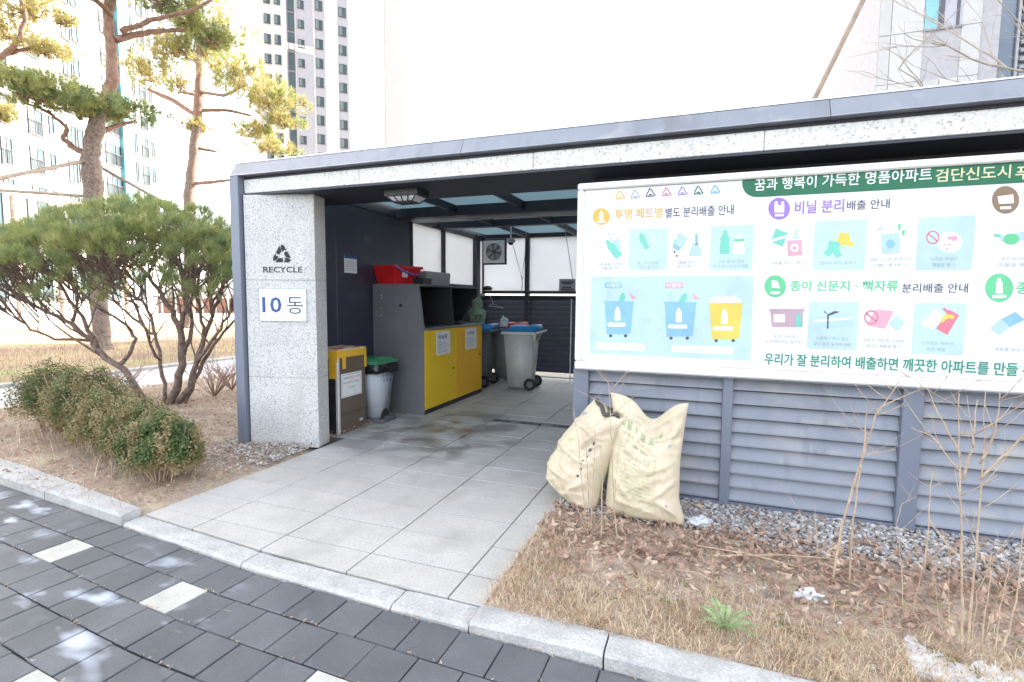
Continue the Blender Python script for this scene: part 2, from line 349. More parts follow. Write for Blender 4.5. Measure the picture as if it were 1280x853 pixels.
# every string of the place, tessellated in a few batches
text_batch(0.018, ['RECYCLE', '우리가 잘 분리하여 배출하면 깨끗한 아파트를 만들 수', '투명 페트병', '비닐 분리', '종이 신문지 · 책자류', '종', '10', '음식물쓰레기', '수 거 함', '비닐류', '스티로폼', '77'])
text_batch(0.008, ['꿈과 행복이 가득한 명품아파트', '검단신도시', '푸', '별도 분리배출 안내', '배출 안내', '분리배출 안내', '시행전', '시행후', '곡봉 1 호 포대'])
text_batch(0.0, ['다른 재질의 뚜껑과', '라벨 제거하기', '찌그러뜨려서', '부피 줄이기', '내용물 비우고', '깨끗이 헹구기', '유색 플라스틱과', '투명 페트병 분리 배출', '플라스틱 배출함에 혼합배출', '투명 페트병 전용배출함에 배출하기', '내용물 비우고 헹구기', '접어서 부피 줄이기', '재질이 다른 뚜껑이나', '라벨은 제거하기', '오염된 비닐은', '재활용 불가', '포장 스티커,', '운송장테이프는 제거하기', '신문지나 박스 등은', '날지 않게 묶어서 배출', '코팅지, 영수증, 오염된', '종이는 재활용 불가', '스프링은 떼어서', '따로 배출', '내용물 비우기', '포장 테이프와', '이물질 제거', '동', '폐형광등', '폐건전지 수거함', '투입구에 넣어', '주세요', '감사합니다', '배출용 마대 50L', '폐기물 전용', '종량제 봉투 사용'])
def text_fit(mb, body, P0, U, W, bold=0, mi=0):
    """text filling the rectangle P0 + a*U + b*W"""
    v, f, asp = text2d(body, bold); P0, U, W = Vector(P0), Vector(U), Vector(W)
    mb.add([P0+U*a+W*b for a, b in v], f, mi)
def vn(x, y, z=0, s=1.0): return mnoise.noise(Vector((x*s, y*s, z*s)))

# ================================================================== SETTING
# --- kerb front line (road side) and back line
KX = [-9, -5.34, -3.58, -2.27, -.93, .34, 6]; KYF = [2.72, 2.39, 2.225, 2.10, 2.06, 2.04, 1.98]
KYB = [2.95, 2.60, 2.36, 2.245, 2.215, 2.19, 2.13]
def kf(x): return float(np.interp(x, KX, KYF))
def kb(x): return float(np.interp(x, KX, KYB))
g = MB(); g.add([(-600,-600,-.12),(600,-600,-.12),(600,600,-.12),(-600,600,-.12)], [(0,1,2,3)])
kind(build(g, 'ground', ground_m), 'structure')
road = MB(); road.add([(-14,-9,-.045),(9,-9,-.045),(9,1.98,-.045),(6,1.98,-.045),(.34,2.04,-.045),(-.93,2.06,-.045),(-2.27,2.10,-.045),(-3.58,2.225,-.045),(-5.34,2.39,-.045),(-9,2.72,-.045),(-14,3.1,-.045)], [tuple(range(11))])
road_sand = pm('paver_joint', (.14, .125, .11), .95, col2=(.08, .075, .07), scale=8, fine=.2)
road_o = kind(build(road, 'road', road_sand), 'structure')
PW, PD = .2155, .226
pme = []
for k in range(6):
    mb = MB(); j = lambda: random.uniform(-.002, .002)
    mb.cbox(-PW/2+.003+j(), PW/2-.003+j(), -PD/2+.003+j(), PD/2-.003+j(), -.03, 0, .004)
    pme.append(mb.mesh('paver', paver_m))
ppale = MB().cbox(-PW/2+.003, PW/2-.003, -PD/2+.003, PD/2-.003, -.03, 0, .003).mesh('paver', pale_paver)
pale_at = [(-2.495, 1), (-3.59, 1), (-2.42, 4), (-1.34, 2)]
n_p = 0; rest = []
for r in range(8):
    y_off = (r+.5)*PD
    x = -8 + (PW*.5 if r % 2 else 0) + random.uniform(-.01, .01)
    if r == 1: x = -2.495 - PW*26
    if r == 4: x = -2.42 - PW*26
    if r == 2: x = -1.34 - PW*31
    while x < 5:
        Y = kf(x) - .008 - y_off
        c = Vector((x, Y, -.03)); d = c-CAM; zc = d.dot(FW); inside = False
        if zc > .05:
            u = CX+F*d.dot(RT)/zc; v = CY-F*d.dot(UP)/zc; inside = -200 < u < 1480 and v < 1020
        if inside and n_p < 300:
            pale = any(abs(x-a) < PW*.45 and r == b for a, b in pale_at)
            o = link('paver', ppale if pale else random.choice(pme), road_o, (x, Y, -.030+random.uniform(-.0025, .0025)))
            sl_ = (kf(x+.2)-kf(x-.2))/.4
            o.rotation_euler = (random.uniform(-.006, .006), random.uniform(-.006, .006), math.atan(sl_)*.9+random.uniform(-.006, .006)); n_p += 1
        else: rest.append((x, Y))
        x += PW
for r in range(8, 30):
    x = -9 + (PW*.5 if r % 2 else 0)
    while x < 5: rest.append((x, kf(x)-.008-(r+.5)*PD)); x += PW
mb = MB()
for x, Y in rest: mb.box(x-PW/2+.004, x+PW/2-.004, Y-PD/2+.004, Y+PD/2-.004, -.043, -.03+random.uniform(-.002,.002))
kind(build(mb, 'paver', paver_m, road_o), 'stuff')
# --- kerb stones
kerb = MB(); kerb.add([(-9,2.74,-.07),(-5.34,2.41,-.07),(-3.58,2.24,-.07),(-2.27,2.115,-.07),(-.93,2.075,-.07),(.34,2.055,-.07),(6,1.995,-.07),(6,2.11,-.07),(.34,2.17,-.07),(-.93,2.195,-.07),(-2.27,2.23,-.07),(-3.58,2.34,-.07),(-5.34,2.58,-.07),(-9,2.93,-.07)], [tuple(range(14))])
kerb_o = kind(build(kerb, 'kerb', soil_m), 'structure')
def kerbstone(xa, xb, za, zb):
    """a rough granite block from xa to xb, top height za at xa and zb at xb"""
    n = max(2, int((xb-xa)/.06)); vs_ = []; fs = []; prof = []
    xa += .004; xb -= .004
    for i in range(n+1):
        t = i/n; x = xa+(xb-xa)*t; z = za+(zb-za)*t; yf, yb = kf(x), kb(x)
        e = .012 if 0 < i < n else .0
        nz = vn(x, 1, 0, 9)*.005; c = .016
        zz = z - (.004 if i in (0, n) else 0)
        ring = [(x,yf,-.075),(x,yf+vn(x,2,0,11)*.005,zz-c),(x,yf+c+vn(x,3,0,11)*.005,zz+nz),(x,(yf+yb)/2,zz+vn(x,5,0,12)*.004),(x,yb-.006,zz+nz*.5),(x,yb,zz-.008),(x,yb,-.075)]
        vs_ += ring
    m_ = 7
    fs = [(i*m_+j, (i+1)*m_+j, (i+1)*m_+(j+1)%m_, i*m_+(j+1)%m_) for i in range(n) for j in range(m_)]
    fs = [f[::-1] for f in fs]
    mb = MB(); mb.add(vs_, fs, 0); mb.f += [tuple(range(m_))[::-1], tuple(range(n*m_, n*m_+m_))]; mb.m += [0,0]; mb.sm += [False,False]
    bmx = build(mb, 'kerb_stone', kerb_m, kerb_o)
    b = bmesh.new(); b.from_mesh(bmx.data); bmesh.ops.recalc_face_normals(b, faces=b.faces); b.to_mesh(bmx.data); b.free()
for xa, xb, za, zb in [(-8.6,-7.6,.045,.045),(-7.6,-6.6,.045,.045),(-6.6,-5.6,.045,.045),(-5.6,-4.6,.045,.045),(-4.6,-3.60,.045,.042),(-3.59,-2.42,-.008,-.006),(-2.42,-1.40,-.006,-.008),(-1.40,-.97,-.008,.0),(-.97,-.345,.02,.036),(-.345,.68,.036,.036),(.68,1.7,.036,.036),(1.7,2.7,.036,.036),(2.7,3.7,.036,.036)]:
    kerbstone(xa, xb, za, zb)
# --- walkway of granite slabs
wk = MB(); wk.add([(-4.1,2.24,-.022),(-3.57,2.355,-.022),(-.965,2.215,-.022),(-.965,3.9,-.022),(2.4,3.9,-.022),(2.4,9.55,-.022),(-4.15,9.55,-.022),(-4.15,4.0,-.022),(-3.57,4.0,-.022),(-3.57,2.36,-.022)][1:], [tuple(range(9))])
joint_m = pm('slab_joint', (.15, .135, .12), .95, col2=(.09, .08, .07), scale=9)
walk = kind(build(wk, 'walkway', joint_m), 'structure')
SX = [-4.14, -3.56, -3.065, -2.43, -1.795, -1.163, -.965]; SX2 = [-.53, .105, .74, 1.375, 2.01, 2.4]
SY = [2.235, 2.47, 2.81, 3.15, 3.49, 3.83]; y = 3.83
while y < 9.4: y += .34; SY.append(min(y, 9.5))
def slab(x0, x1, y0, y1, yb0=None, yb1=None):
    jx = .0042
    z = random.uniform(-.002, .002)
    mb = MB().cbox(x0+jx, x1-jx, y0+jx, y1-jx, -.02, z, .0025)
    if yb0 is not None:      # front edge runs along the slanting kerb
        mb.v = [(x, y + ((yb0+(yb1-yb0)*(x-x0)/(x1-x0))-y0)*(y1-y)/(y1-y0), z_) for x, y, z_ in mb.v]
    build(mb, 'slab', slab_m, walk)
drain_y = (5.79, 5.96)
for i in range(len(SX)-1):
    for j in range(len(SY)-1):
        x0, x1, y0, y1 = SX[i], SX[i+1], SY[j], SY[j+1]
        if i == 0 and y0 < 4.4: continue
        if j == 0:
            if i == 0: continue
            slab(x0, x1, y0, y1, kb(x0)+.005, kb(x1)+.005); continue
        if drain_y[0]-.01 < y0 < drain_y[1] and x0 >= -2.6: y0 = drain_y[1]+.004
        if y0 < drain_y[0] < y1 and x0 >= -2.6:
            slab(x0, x1, y0, drain_y[0]-.002)
            if y1 > drain_y[1]+.03: slab(x0, x1, drain_y[1]+.002, y1)
            continue
        slab(x0, x1, y0, y1)
for x0, x1 in zip([-.965]+SX2[:-1], SX2):
    for j in range(len(SY)-1):
        y0, y1 = SY[j], SY[j+1]
        if y0 < 4.1: continue
        if y0 < drain_y[1] and y1 > drain_y[0]: continue
        slab(x0, x1, y0, y1)
# --- drain channel in the walkway
dr = kind(build(MB().box(-2.63, -.97, drain_y[0], drain_y[1], -.021, -.019), 'drain_channel', black_m), 'structure')
for i in range(4):
    xa = -2.628+i*.415
    mb = MB(); mb.box(xa, xa+.405, drain_y[0]+.002, drain_y[0]+.03, -.012, -.002); mb.box(xa, xa+.405, drain_y[1]-.03, drain_y[1]-.002, -.012, -.002)
    mb.box(xa, xa+.14, drain_y[0]+.031, drain_y[1]-.031, -.012, -.002)
    for q in range(7): mb.box(xa+.15+q*.036, xa+.165+q*.036, drain_y[0]+.031, drain_y[1]-.031, -.012, -.003)
    build(mb, 'drain_grate', pm('grate_iron%d' % i, (.17,.165,.16), .6), dr)
# --- beds, lawn, far path
def terrain(name, poly, mat, z, amp, step, freq, drop=None):
    """triangulated sheet inside a convex-ish polygon"""
    bm = bmesh.new(); bm.faces.new([bm.verts.new((x, y, 0)) for x, y in poly])
    xs = [p[0] for p in poly]; ys = [p[1] for p in poly]
    x = min(xs)+step
    while x < max(xs):
        bmesh.ops.bisect_plane(bm, geom=bm.verts[:]+bm.edges[:]+bm.faces[:], plane_co=(x,0,0), plane_no=(1,0,0)); x += step
    y = min(ys)+step
    while y < max(ys):
        bmesh.ops.bisect_plane(bm, geom=bm.verts[:]+bm.edges[:]+bm.faces[:], plane_co=(0,y,0), plane_no=(0,1,0)); y += step
    for v in bm.verts:
        v.co.z = z + amp*(vn(v.co.x, v.co.y, 0, freq)+.5*vn(v.co.x, v.co.y, 3, freq*2.7))
        if drop:
            t = min(1, abs(v.co.x-drop[0])/drop[2]); t = t*t*(3-2*t); v.co.z = drop[1]*(1-t)+v.co.z*t
    bmesh.ops.recalc_face_normals(bm, faces=bm.faces)
    if bm.faces[:] and bm.faces[:][0].normal.z < 0: bmesh.ops.reverse_faces(bm, faces=bm.faces)
    be = [e for e in bm.edges if e.is_boundary]; ex = bmesh.ops.extrude_edge_only(bm, edges=be)
    for v in [q for q in ex['geom'] if isinstance(q, bmesh.types.BMVert)]: v.co.z = -.09
    mb = MB(); mb.bm(bm, 0, None, True); return kind(build(mb, name, mat), 'structure')
terrain('planting_bed', [(-.955,2.20),(.34,2.18),(6,2.12),(6,3.94),(-.955,3.94)], soil_m, .028, .010, .07, 3, (-.955, .004, .12))
terrain('shrub_bed', [(-8.6,2.90),(-5.34,2.57),(-3.555,2.36),(-3.555,3.98),(-4.41,3.98),(-4.41,9.6),(-8.6,9.6)], soil_m, .02, .02, .12, 2, (-3.555, -.004, .35))
mb = MB(); mb.add([(-8.6,9.6,0),(-4.4,9.6,0),(2.5,9.6,0),(12,9.6,0),(12,24.9,0),(-8.6,24.9,0)], [(0,1,2,3,4,5)]); kind(build(mb, 'back_yard', ground_m), 'structure')
mb = MB(); mb.add([(2.5,3.94,.0),(12,3.94,.0),(12,9.59,.0),(2.5,9.59,.0)], [(0,1,2,3)]); kind(build(mb, 'side_yard', soil_m), 'structure')
mb = MB(); mb.box(-10.55,-8.62,2.9,30,-.1,.0); kind(build(mb, 'path', path_m), 'structure')
pk = kind(build(MB().box(-10.70,-10.56,2.5,30,-.1,.035), 'path_kerb', soil_m), 'structure')
for q in range(18): build(MB().cbox(-10.715,-10.555,2.5+q*1.0,3.494+q*1.0,-.05,.06,.012), 'kerb_stone', kerb_m, pk)
terrain('lawn', [(-10.72,2.2),(-10.72,30),(-29,30),(-29,2.2)], lawn_m, .03, .05, .7, .6)

# ================================================================== RECYCLING SHELTER
sh = thing('recycling_shelter', 'open-fronted recycling shelter with slate blue frame, granite lintel and louvred walls', 'shelter', (-1, 6.5, 0))
def P(mb, name, mats, par=None): return build(mb, name, mats, par or sh)
YF = 3.86
# fin, fascia (face leans back slightly), top flashing
mb = MB(); mb.cbox(-4.392, -4.282, YF, 4.34, 0, 2.665, .004); P(mb, 'frame_fin', frame_m)
for xa, xb in [(-4.392, -1.9), (-1.9, .7), (.7, 2.62)]:
    mb = MB(); mb.prism([(YF, 2.668), (YF+.012, 2.68), (YF+.075, 2.795), (4.30, 2.80), (4.30, 2.668)], 'x', xa+(.0 if xa < -4 else .002), xb-.002); P(mb, 'fascia', fascia_m)
mb = MB(); mb.box(-4.396, 2.624, YF+.077, 4.32, 2.801, 2.812); P(mb, 'roof_flashing', silver_m)
mb = MB(); mb.box(-4.281, 2.6, 3.945, 4.3, 2.64, 2.666); P(mb, 'shadow_gap', dark_m)
for xa, xb in [(-4.279, -2.93), (-2.93, -1.30), (-1.30, .33), (.33, 1.95), (1.95, 2.6)]:
    mb = MB(); mb.cbox(xa+.0015, xb-.0015, 3.93, 4.08, 2.508, 2.638, .004); P(mb, 'lintel_panel', lintel_m)
mb = MB(); mb.box(-4.279, 2.6, 3.94, 4.56, 2.490, 2.506); P(mb, 'soffit', dark_m)
mb = MB(); mb.box(-4.1, 2.6, 4.56, 4.66, 2.49, 2.70); P(mb, 'beam', dark_m)
# granite pillar with a splayed face
PA, PB, PC, PDD = (-4.262, 3.90), (-3.567, 4.083), (-3.628, 4.31), (-4.262, 4.33)
for za_, zb_ in [(0, .699), (.701, 1.663), (1.665, 2.489)]:
    bm = bmesh.new(); lo = [bm.verts.new((x, y, za_)) for x, y in (PA, PB, PC, PDD)]; hi = [bm.verts.new((x, y, zb_)) for x, y in (PA, PB, PC, PDD)]
    bm.faces.new(lo[::-1]); bm.faces.new(hi)
    for i in range(4): bm.faces.new((lo[i], lo[(i+1)%4], hi[(i+1)%4], hi[i]))
    bmesh.ops.bevel(bm, geom=[e for e in bm.edges], offset=.003, segments=1, affect='EDGES'); bmesh.ops.recalc_face_normals(bm, faces=bm.faces)
    P(MB().bm(bm), 'pillar_block', granite)
# lettering on the pillar: frame of the splayed face
pa = Vector((-4.234, 3.904, 0)); pt = (Vector((-3.567, 4.083, 0))-pa).normalized(); pn = Vector((pt.y, -pt.x, 0))
def pil(s, z, o=.0015): return pa + pt*s + Vector((0,0,z)) + pn*o
mb = MB(); text_fit(mb, 'RECYCLE', pil(.158, 1.738), pt*.402, Vector((0,0,.058)), .018); P(mb, 'lettering', black_m)
# recycling triangle of three folded bands
mb = MB(); cxs, czs, Rr = .355, 1.905, .135
for k in range(3):
    a0 = R_(90+120*k); a1 = R_(90+120*(k+1))
    c0 = Vector((math.cos(a0), math.sin(a0)))*Rr; c1 = Vector((math.cos(a1), math.sin(a1)))*Rr
    d = (c1-c0).normalized(); nrm = Vector((-d.y, d.x)) * -1
    if nrm.dot(-(c0+c1)) < 0: nrm = -nrm
    L = (c1-c0).length; wd = .042
    def q2(t, u): return c0 + d*t*L + nrm*u
    for poly in ([q2(.20,0), q2(.52,0), q2(.56,wd*.5), q2(.52,wd), q2(.34,wd)], [q2(.56,0), q2(.80,0), q2(.90,wd*.5), q2(.78,wd), q2(.60,wd), q2(.64,wd*.5)]):
        pts = [pil(cxs+p.x, czs+p.y) for p in poly]; mb.add(pts, [tuple(range(len(pts)))])
P(mb, 'emblem', pm('emblem_black', (.006,.006,.007), .6))
# left wall: solid panels, handle, windows
for ya, yb in [(4.345, 5.05), (5.05, 5.85), (5.85, 6.70)]:
    P(MB().cbox(-4.20, -4.10, ya+.002, yb-.002, 0, 2.62, .004), 'wall_panel', navy_m)
P(MB().cbox(-4.215, -4.09, 6.702, 6.76, 0, 2.62, .004), 'post', dark_m)
for ya, yb in [(6.762, 7.74), (7.80, 9.0)]:
    P(MB().cbox(-4.20, -4.10, ya, yb, 0, 1.70, .004), 'wall_panel', navy_m)
    P(MB().box(-4.19, -4.10, ya, yb, 1.702, 1.75), 'sill', dark_m)
    P(MB().box(-4.162, -4.152, ya, yb, 1.752, 2.624), 'window_pane', frost)
P(MB().cbox(-4.21, -4.095, 7.742, 7.798, 0, 2.62, .004), 'post', dark_m)
P(MB().cbox(-4.23, -4.06, 9.002, 9.14, 0, 2.70, .004), 'post', dark_m)
P(MB().box(-4.155, -4.145, 9.142, 9.42, 1.6, 2.62), 'window_pane', frost)
P(MB().box(-4.20, -4.10, 9.142, 9.42, 0, 1.58), 'wall_panel', navy_m)
P(MB().box(-4.22, -4.09, 4.345, 9.55, 2.625, 2.76), 'beam', dark_m)
mb = MB(); mb.tube([(-4.04,4.78,1.72),(-4.04,4.78,2.10)], .012, 8); mb.box(-4.098,-4.03,4.77,4.79,2.06,2.08); mb.box(-4.098,-4.03,4.77,4.79,1.74,1.76); P(mb, 'door_handle', steel_m)
# back wall
BX = [-4.17, -3.22, -2.10, -1.0, .1, 1.2, 2.4]
for i, x in enumerate(BX):
    P(MB().cbox(x-.04, x+.04, 9.42, 9.54, 0, 2.66, .004), 'post', dark_m)
slat_b = {}
def slat_mesh(L, d, h, mat, key):
    """one tilted louvre blade, origin at its left end"""
    mb = MB(); t = .004
    pts = [(-d/2, -h/2), (-d/2, -h/2+.012), (d/2-.004, h/2), (d/2, h/2), (d/2, h/2-.006), (-d/2+.006, -h/2+.006), (-d/2+.006, -h/2)]
    mb.prism(pts, 'x', 0, L); return mb.mesh('slat', mat)
for i in range(len(BX)-1):
    L = BX[i+1]-BX[i]-.084; key = round(L, 3)
    if key not in slat_b: slat_b[key] = slat_mesh(L, .09, .10, navy_m, key)
    for k in range(15):
        link('slat', slat_b[key], sh, Vector((BX[i]+.042, 9.48, .16+k*.097)) - Vector(WL[sh.name]))
    P(MB().box(BX[i]+.042, BX[i+1]-.042, 9.43, 9.53, 1.60, 1.66), 'sill', dark_m)
    P(MB().box(BX[i]+.042, BX[i+1]-.042, 9.475, 9.485, 1.662, 2.664), 'window_pane', frost)
P(MB().box(-4.2, 2.6, 9.40, 9.55, 2.665, 2.78), 'beam', dark_m)
# right side wall
for ya, yb in [(4.4, 6.1), (6.1, 7.8), (7.8, 9.4)]:
    P(MB().cbox(2.44, 2.54, ya+.002, yb-.002, 0, 2.66, .004), 'wall_panel', navy_m)
# roof: beams across, purlins, translucent sheets
beampink = pm('beam_floor_bounce', (.16, .14, .145), .45, col2=(.12, .11, .12), scale=3)  # pinkish floor bounce on the beam underside, put into the colour
P(MB().box(-4.088, 2.43, 6.30, 6.42, 2.60, 2.735), 'beam', dark_m)
P(MB().box(-4.088, 2.43, 6.422, 6.80, 2.612, 2.628), 'beam_plate', beampink)
P(MB().box(-4.088, 2.43, 7.58, 7.72, 2.63, 2.735), 'beam', dark_m)
PX = [-4.05, -3.17, -2.22, -1.27, -.32, .63, 1.58, 2.4]
for x in PX[1:-1]:
    for ya, yb in [(4.662, 6.298), (6.422, 7.578), (7.722, 9.398)]: P(MB().box(x-.025, x+.025, ya, yb, 2.645, 2.735), 'purlin', dark_m)
for i in range(len(PX)-1):
    for ya, yb in [(4.662, 6.36), (6.362, 7.65), (7.652, 9.398)]:
        P(MB().box(PX[i]+.001, PX[i+1]-.001, ya, yb, 2.738, 2.748), 'roof_pane', rooflite)
# front louvred wall under the sign
FX = [(-.945, -.825), (.138, .205), (1.20, 1.312), (2.30, 2.42)]
for a, b in FX: P(MB().cbox(a, b, 3.915, 4.02, 0, .972, .004), 'post', frame_m)
P(MB().box(-.82, -.74, 4.45, 4.53, 0, 2.489), 'post', dark_m)
for i in range(3):
    xa, xb = FX[i][1]+.001, FX[i+1][0]-.001
    P(MB().box(xa, xb, 3.925, 4.01, .0, .062), 'bottom_rail', frame_m)
    P(MB().box(xa, xb, 4.012, 4.016, .064, .97), 'louvre_backing', dark_m)
    me = slat_mesh(xb-xa, .046, .087, louvre_m, 0)
    for k in range(9): link('slat', me, sh, Vector((xa, 3.965, .113+k*.1005)) - Vector(WL[sh.name]))
P(MB().box(-.824, 2.6, 4.0, 4.04, .975, 2.33), 'backing_sheet', dark_m)
P(MB().box(-.90, 2.6, 4.34, 4.44, 2.25, 2.489), 'beam', dark_m)

# ================================================================== SIGN BOARD
SYP = 3.85
sg = thing('information_board', 'large white recycling guide board with green title band on the louvred wall', 'sign board', (.84, 3.9, .97))
def S(mb, name, mats, par=None): return build(mb, name, mats, par or sg)
X0, X1, Z0, Z1 = -.922, 2.62, .972, 2.358
mb = MB(); mb.box(X0+.05, X1-.05, SYP+.02, 3.91, Z0+.05, Z1-.05); S(mb, 'panel', board_m)
for a in [(X0, X1, Z1-.048, Z1), (X0, X1, Z0, Z0+.062)]: S(MB().cbox(a[0], a[1], SYP-.005, 3.912, a[2], a[3], .01), 'frame_rail', alu_m)
for a in [(X0, X0+.05), (X1-.05, X1)]: S(MB().cbox(a[0], a[1], SYP-.003, 3.913, Z0+.063, Z1-.049, .01), 'frame_stile', alu_m)
mb = MB(); mb.box(X0, X1, 3.87, 3.913, Z0-.012, Z0-.0005); S(mb, 'frame_shadow_strip', frame_m)
tan_m = pm('sign_edge_tan', (.55, .47, .42), .6)
S(MB().box(X0+.051, X1-.051, SYP+.016, SYP+.0195, Z0+.063, Z0+.07), 'print_border', tan_m)
SYF = SYP+.0185
lay = [0]
def sp(px, py, l=0): 
    p = onY(px, py, SYF); return Vector((p.x, SYF-.0004*l, p.z))
def col(name, c): 
    k = 'print_'+name
    return MATS.get(k) or pm(k, c if name == 'white' else tuple(v*.85 for v in c), .5, spec=.3)
def cpoly(mb, pts, mi, l):
    vs_ = [sp(x, y, l) for x, y in pts]; mb.add(vs_, [tuple(range(len(vs_)))], mi)
def cell(px0, py0, px1, py1, n=18, px=None): pass
def celx(mb, cx_, cy_, rx, ry, mi, l, n=18): cpoly(mb, [(cx_+rx*math.cos(2*math.pi*i/n), cy_+ry*math.sin(2*math.pi*i/n)) for i in range(n)], mi, l)
def crot(pts, cx_, cy_, a): 
    c, s = math.cos(R_(a)), math.sin(R_(a)); return [(cx_+x*c-y*s, cy_+x*s+y*c) for x, y in pts]
def srect(mb, xl, yt, xr, yb, mi, l, rad=.0):
    """upright rectangle on the board: corners from left-edge pixels and right x"""
    A = sp(xl, yt, l); B = sp(xl, yb, l); Rr_ = sp(xr, (yt+yb)/2, l)
    x0, x1, z1, z0 = A.x, Rr_.x, A.z, B.z; r = rad; yy = A.y
    if r <= 0: mb.add([(x0,yy,z0),(x1,yy,z0),(x1,yy,z1),(x0,yy,z1)], [(0,1,2,3)], mi); return
    pts = []
    for cx_, cz_, a0 in [(x1-r, z0+r, -90), (x1-r, z1-r, 0), (x0+r, z1-r, 90), (x0+r, z0+r, 180)]:
        for k in range(5): t = R_(a0+k*22.5); pts.append((cx_+r*math.cos(t), yy, cz_+r*math.sin(t)))
    mb.add(pts, [tuple(range(len(pts)))], mi)
def stext(mb, body, xl, yt, xr, yb, mi=0, l=3, bold=.008):
    A = sp(xl, yt, l); B = sp(xl, yb, l); Rr_ = sp(xr, (yt+yb)/2, l)
    text_fit(mb, body, (A.x, A.y, B.z), (Rr_.x-A.x, 0, 0), (0, 0, A.z-B.z), bold, mi)
green = col('green', (.025, .16, .085)); gtxt = col('teal_text', (.03, .27, .18)); cyan_bg = col('pale_cyan', (.50, .66, .69)); pale = col('pale_grey', (.72, .75, .79))
amber = col('amber', (.76, .48, .10)); violet = col('violet', (.34, .20, .58)); mint = col('mint', (.15, .58, .29)); brownp = col('brown', (.27, .19, .12)); dktx = col('dark_text', (.11, .10, .15)); grtx = col('grey_text', (.38, .42, .46))
cream = col('cream', (.80, .74, .45)); wht = col('white', (.80, .80, .80)); teal = col('teal', (.20, .58, .47)); sky_b = col('sky_blue', (.26, .50, .70)); blu = col('blue', (.16, .42, .68)); lblu = col('light_blue', (.46, .62, .73)); pink = col('pink', (.70, .38, .47)); redp = col('red', (.66, .20, .26)); yel = col('yellow', (.74, .58, .12)); org = col('orange', (.78, .42, .20)); mauve = col('mauve', (.52, .36, .43))
# title band
mb = MB(); A = sp(928, 222, 1); zt = Z1-.05; zb = sp(960, 246, 1).z; xl = A.x; n_ = 8
pts = [(X1-.052, A.y, zt), (xl, A.y, zt)] + [(xl+.10*(1-math.cos(R_(90*k/n_))), A.y, zb+.10-.10*math.sin(R_(90*k/n_))) for k in range(n_+1)] + [(X1-.052, A.y, zb)]
mb.add(pts, [tuple(range(len(pts)))[::-1]]); S(mb, 'title_band', green)
mb = MB(); stext(mb, '꿈과 행복이 가득한 명품아파트', 944, 224, 1164, 239, 0, 2, .008); S(mb, 'title_lettering', wht); mb = MB(); stext(mb, '검단신도시', 1170, 212, 1263, 228, 0, 2, .008); S(mb, 'title_lettering', cream); mb = MB(); stext(mb, '푸', 1270, 209, 1290, 225, 0, 2, .008)
S(mb, 'title_lettering', cream)
mb = MB(); stext(mb, '우리가 잘 분리하여 배출하면 깨끗한 아파트를 만들 수', 956, 441, 1295, 456, 0, 2, .018); S(mb, 'slogan_lettering', gtxt)
# small recycling marks along the top
for i, (x, y, c) in enumerate([(775,245,amber),(794,244,grtx),(813,242,dktx),(833,241,redp),(853,240,violet),(873,239,green),(894,238,blu)]):
    mb = MB()
    for k in range(3):
        a0, a1 = R_(-90+120*k), R_(-90+120*(k+1)); p0 = (x+7*math.cos(a0), y+7*math.sin(a0)); p1 = (x+7*math.cos(a1), y+7*math.sin(a1))
        dx, dy = p1[0]-p0[0], p1[1]-p0[1]; L = math.hypot(dx, dy); nx, ny = -dy/L*.7, dx/L*.7
        f0, f1 = .16, .84
        cpoly(mb, [(p0[0]+dx*f0-nx, p0[1]+dy*f0-ny), (p0[0]+dx*f1-nx, p0[1]+dy*f1-ny), (p0[0]+dx*f1+nx, p0[1]+dy*f1+ny), (p0[0]+dx*f0+nx, p0[1]+dy*f0+ny)], 0, 2)
        cpoly(mb, [(p0[0]+dx*f1-nx*3, p0[1]+dy*f1-ny*3), (p1[0]-dx*.02, p1[1]-dy*.02), (p0[0]+dx*f1+nx*3, p0[1]+dy*f1+ny*3)], 0, 2)
    celx(mb, x, y+1.5, 2.6, .9, 0, 2, 8)
    S(mb, 'recycling_mark', c)
def bottle(mb, x, y, h, w, a, mi, l):
    cpoly(mb, crot([(-w*.22,-h/2),(w*.22,-h/2),(w*.22,-h*.36),(w*.5,-h*.16),(w*.44,h*.04),(w*.5,h*.2),(w*.5,h*.5),(-w*.5,h*.5),(-w*.5,h*.2),(-w*.44,h*.04),(-w*.5,-h*.16),(-w*.22,-h*.36)], x, y, a), mi, l)
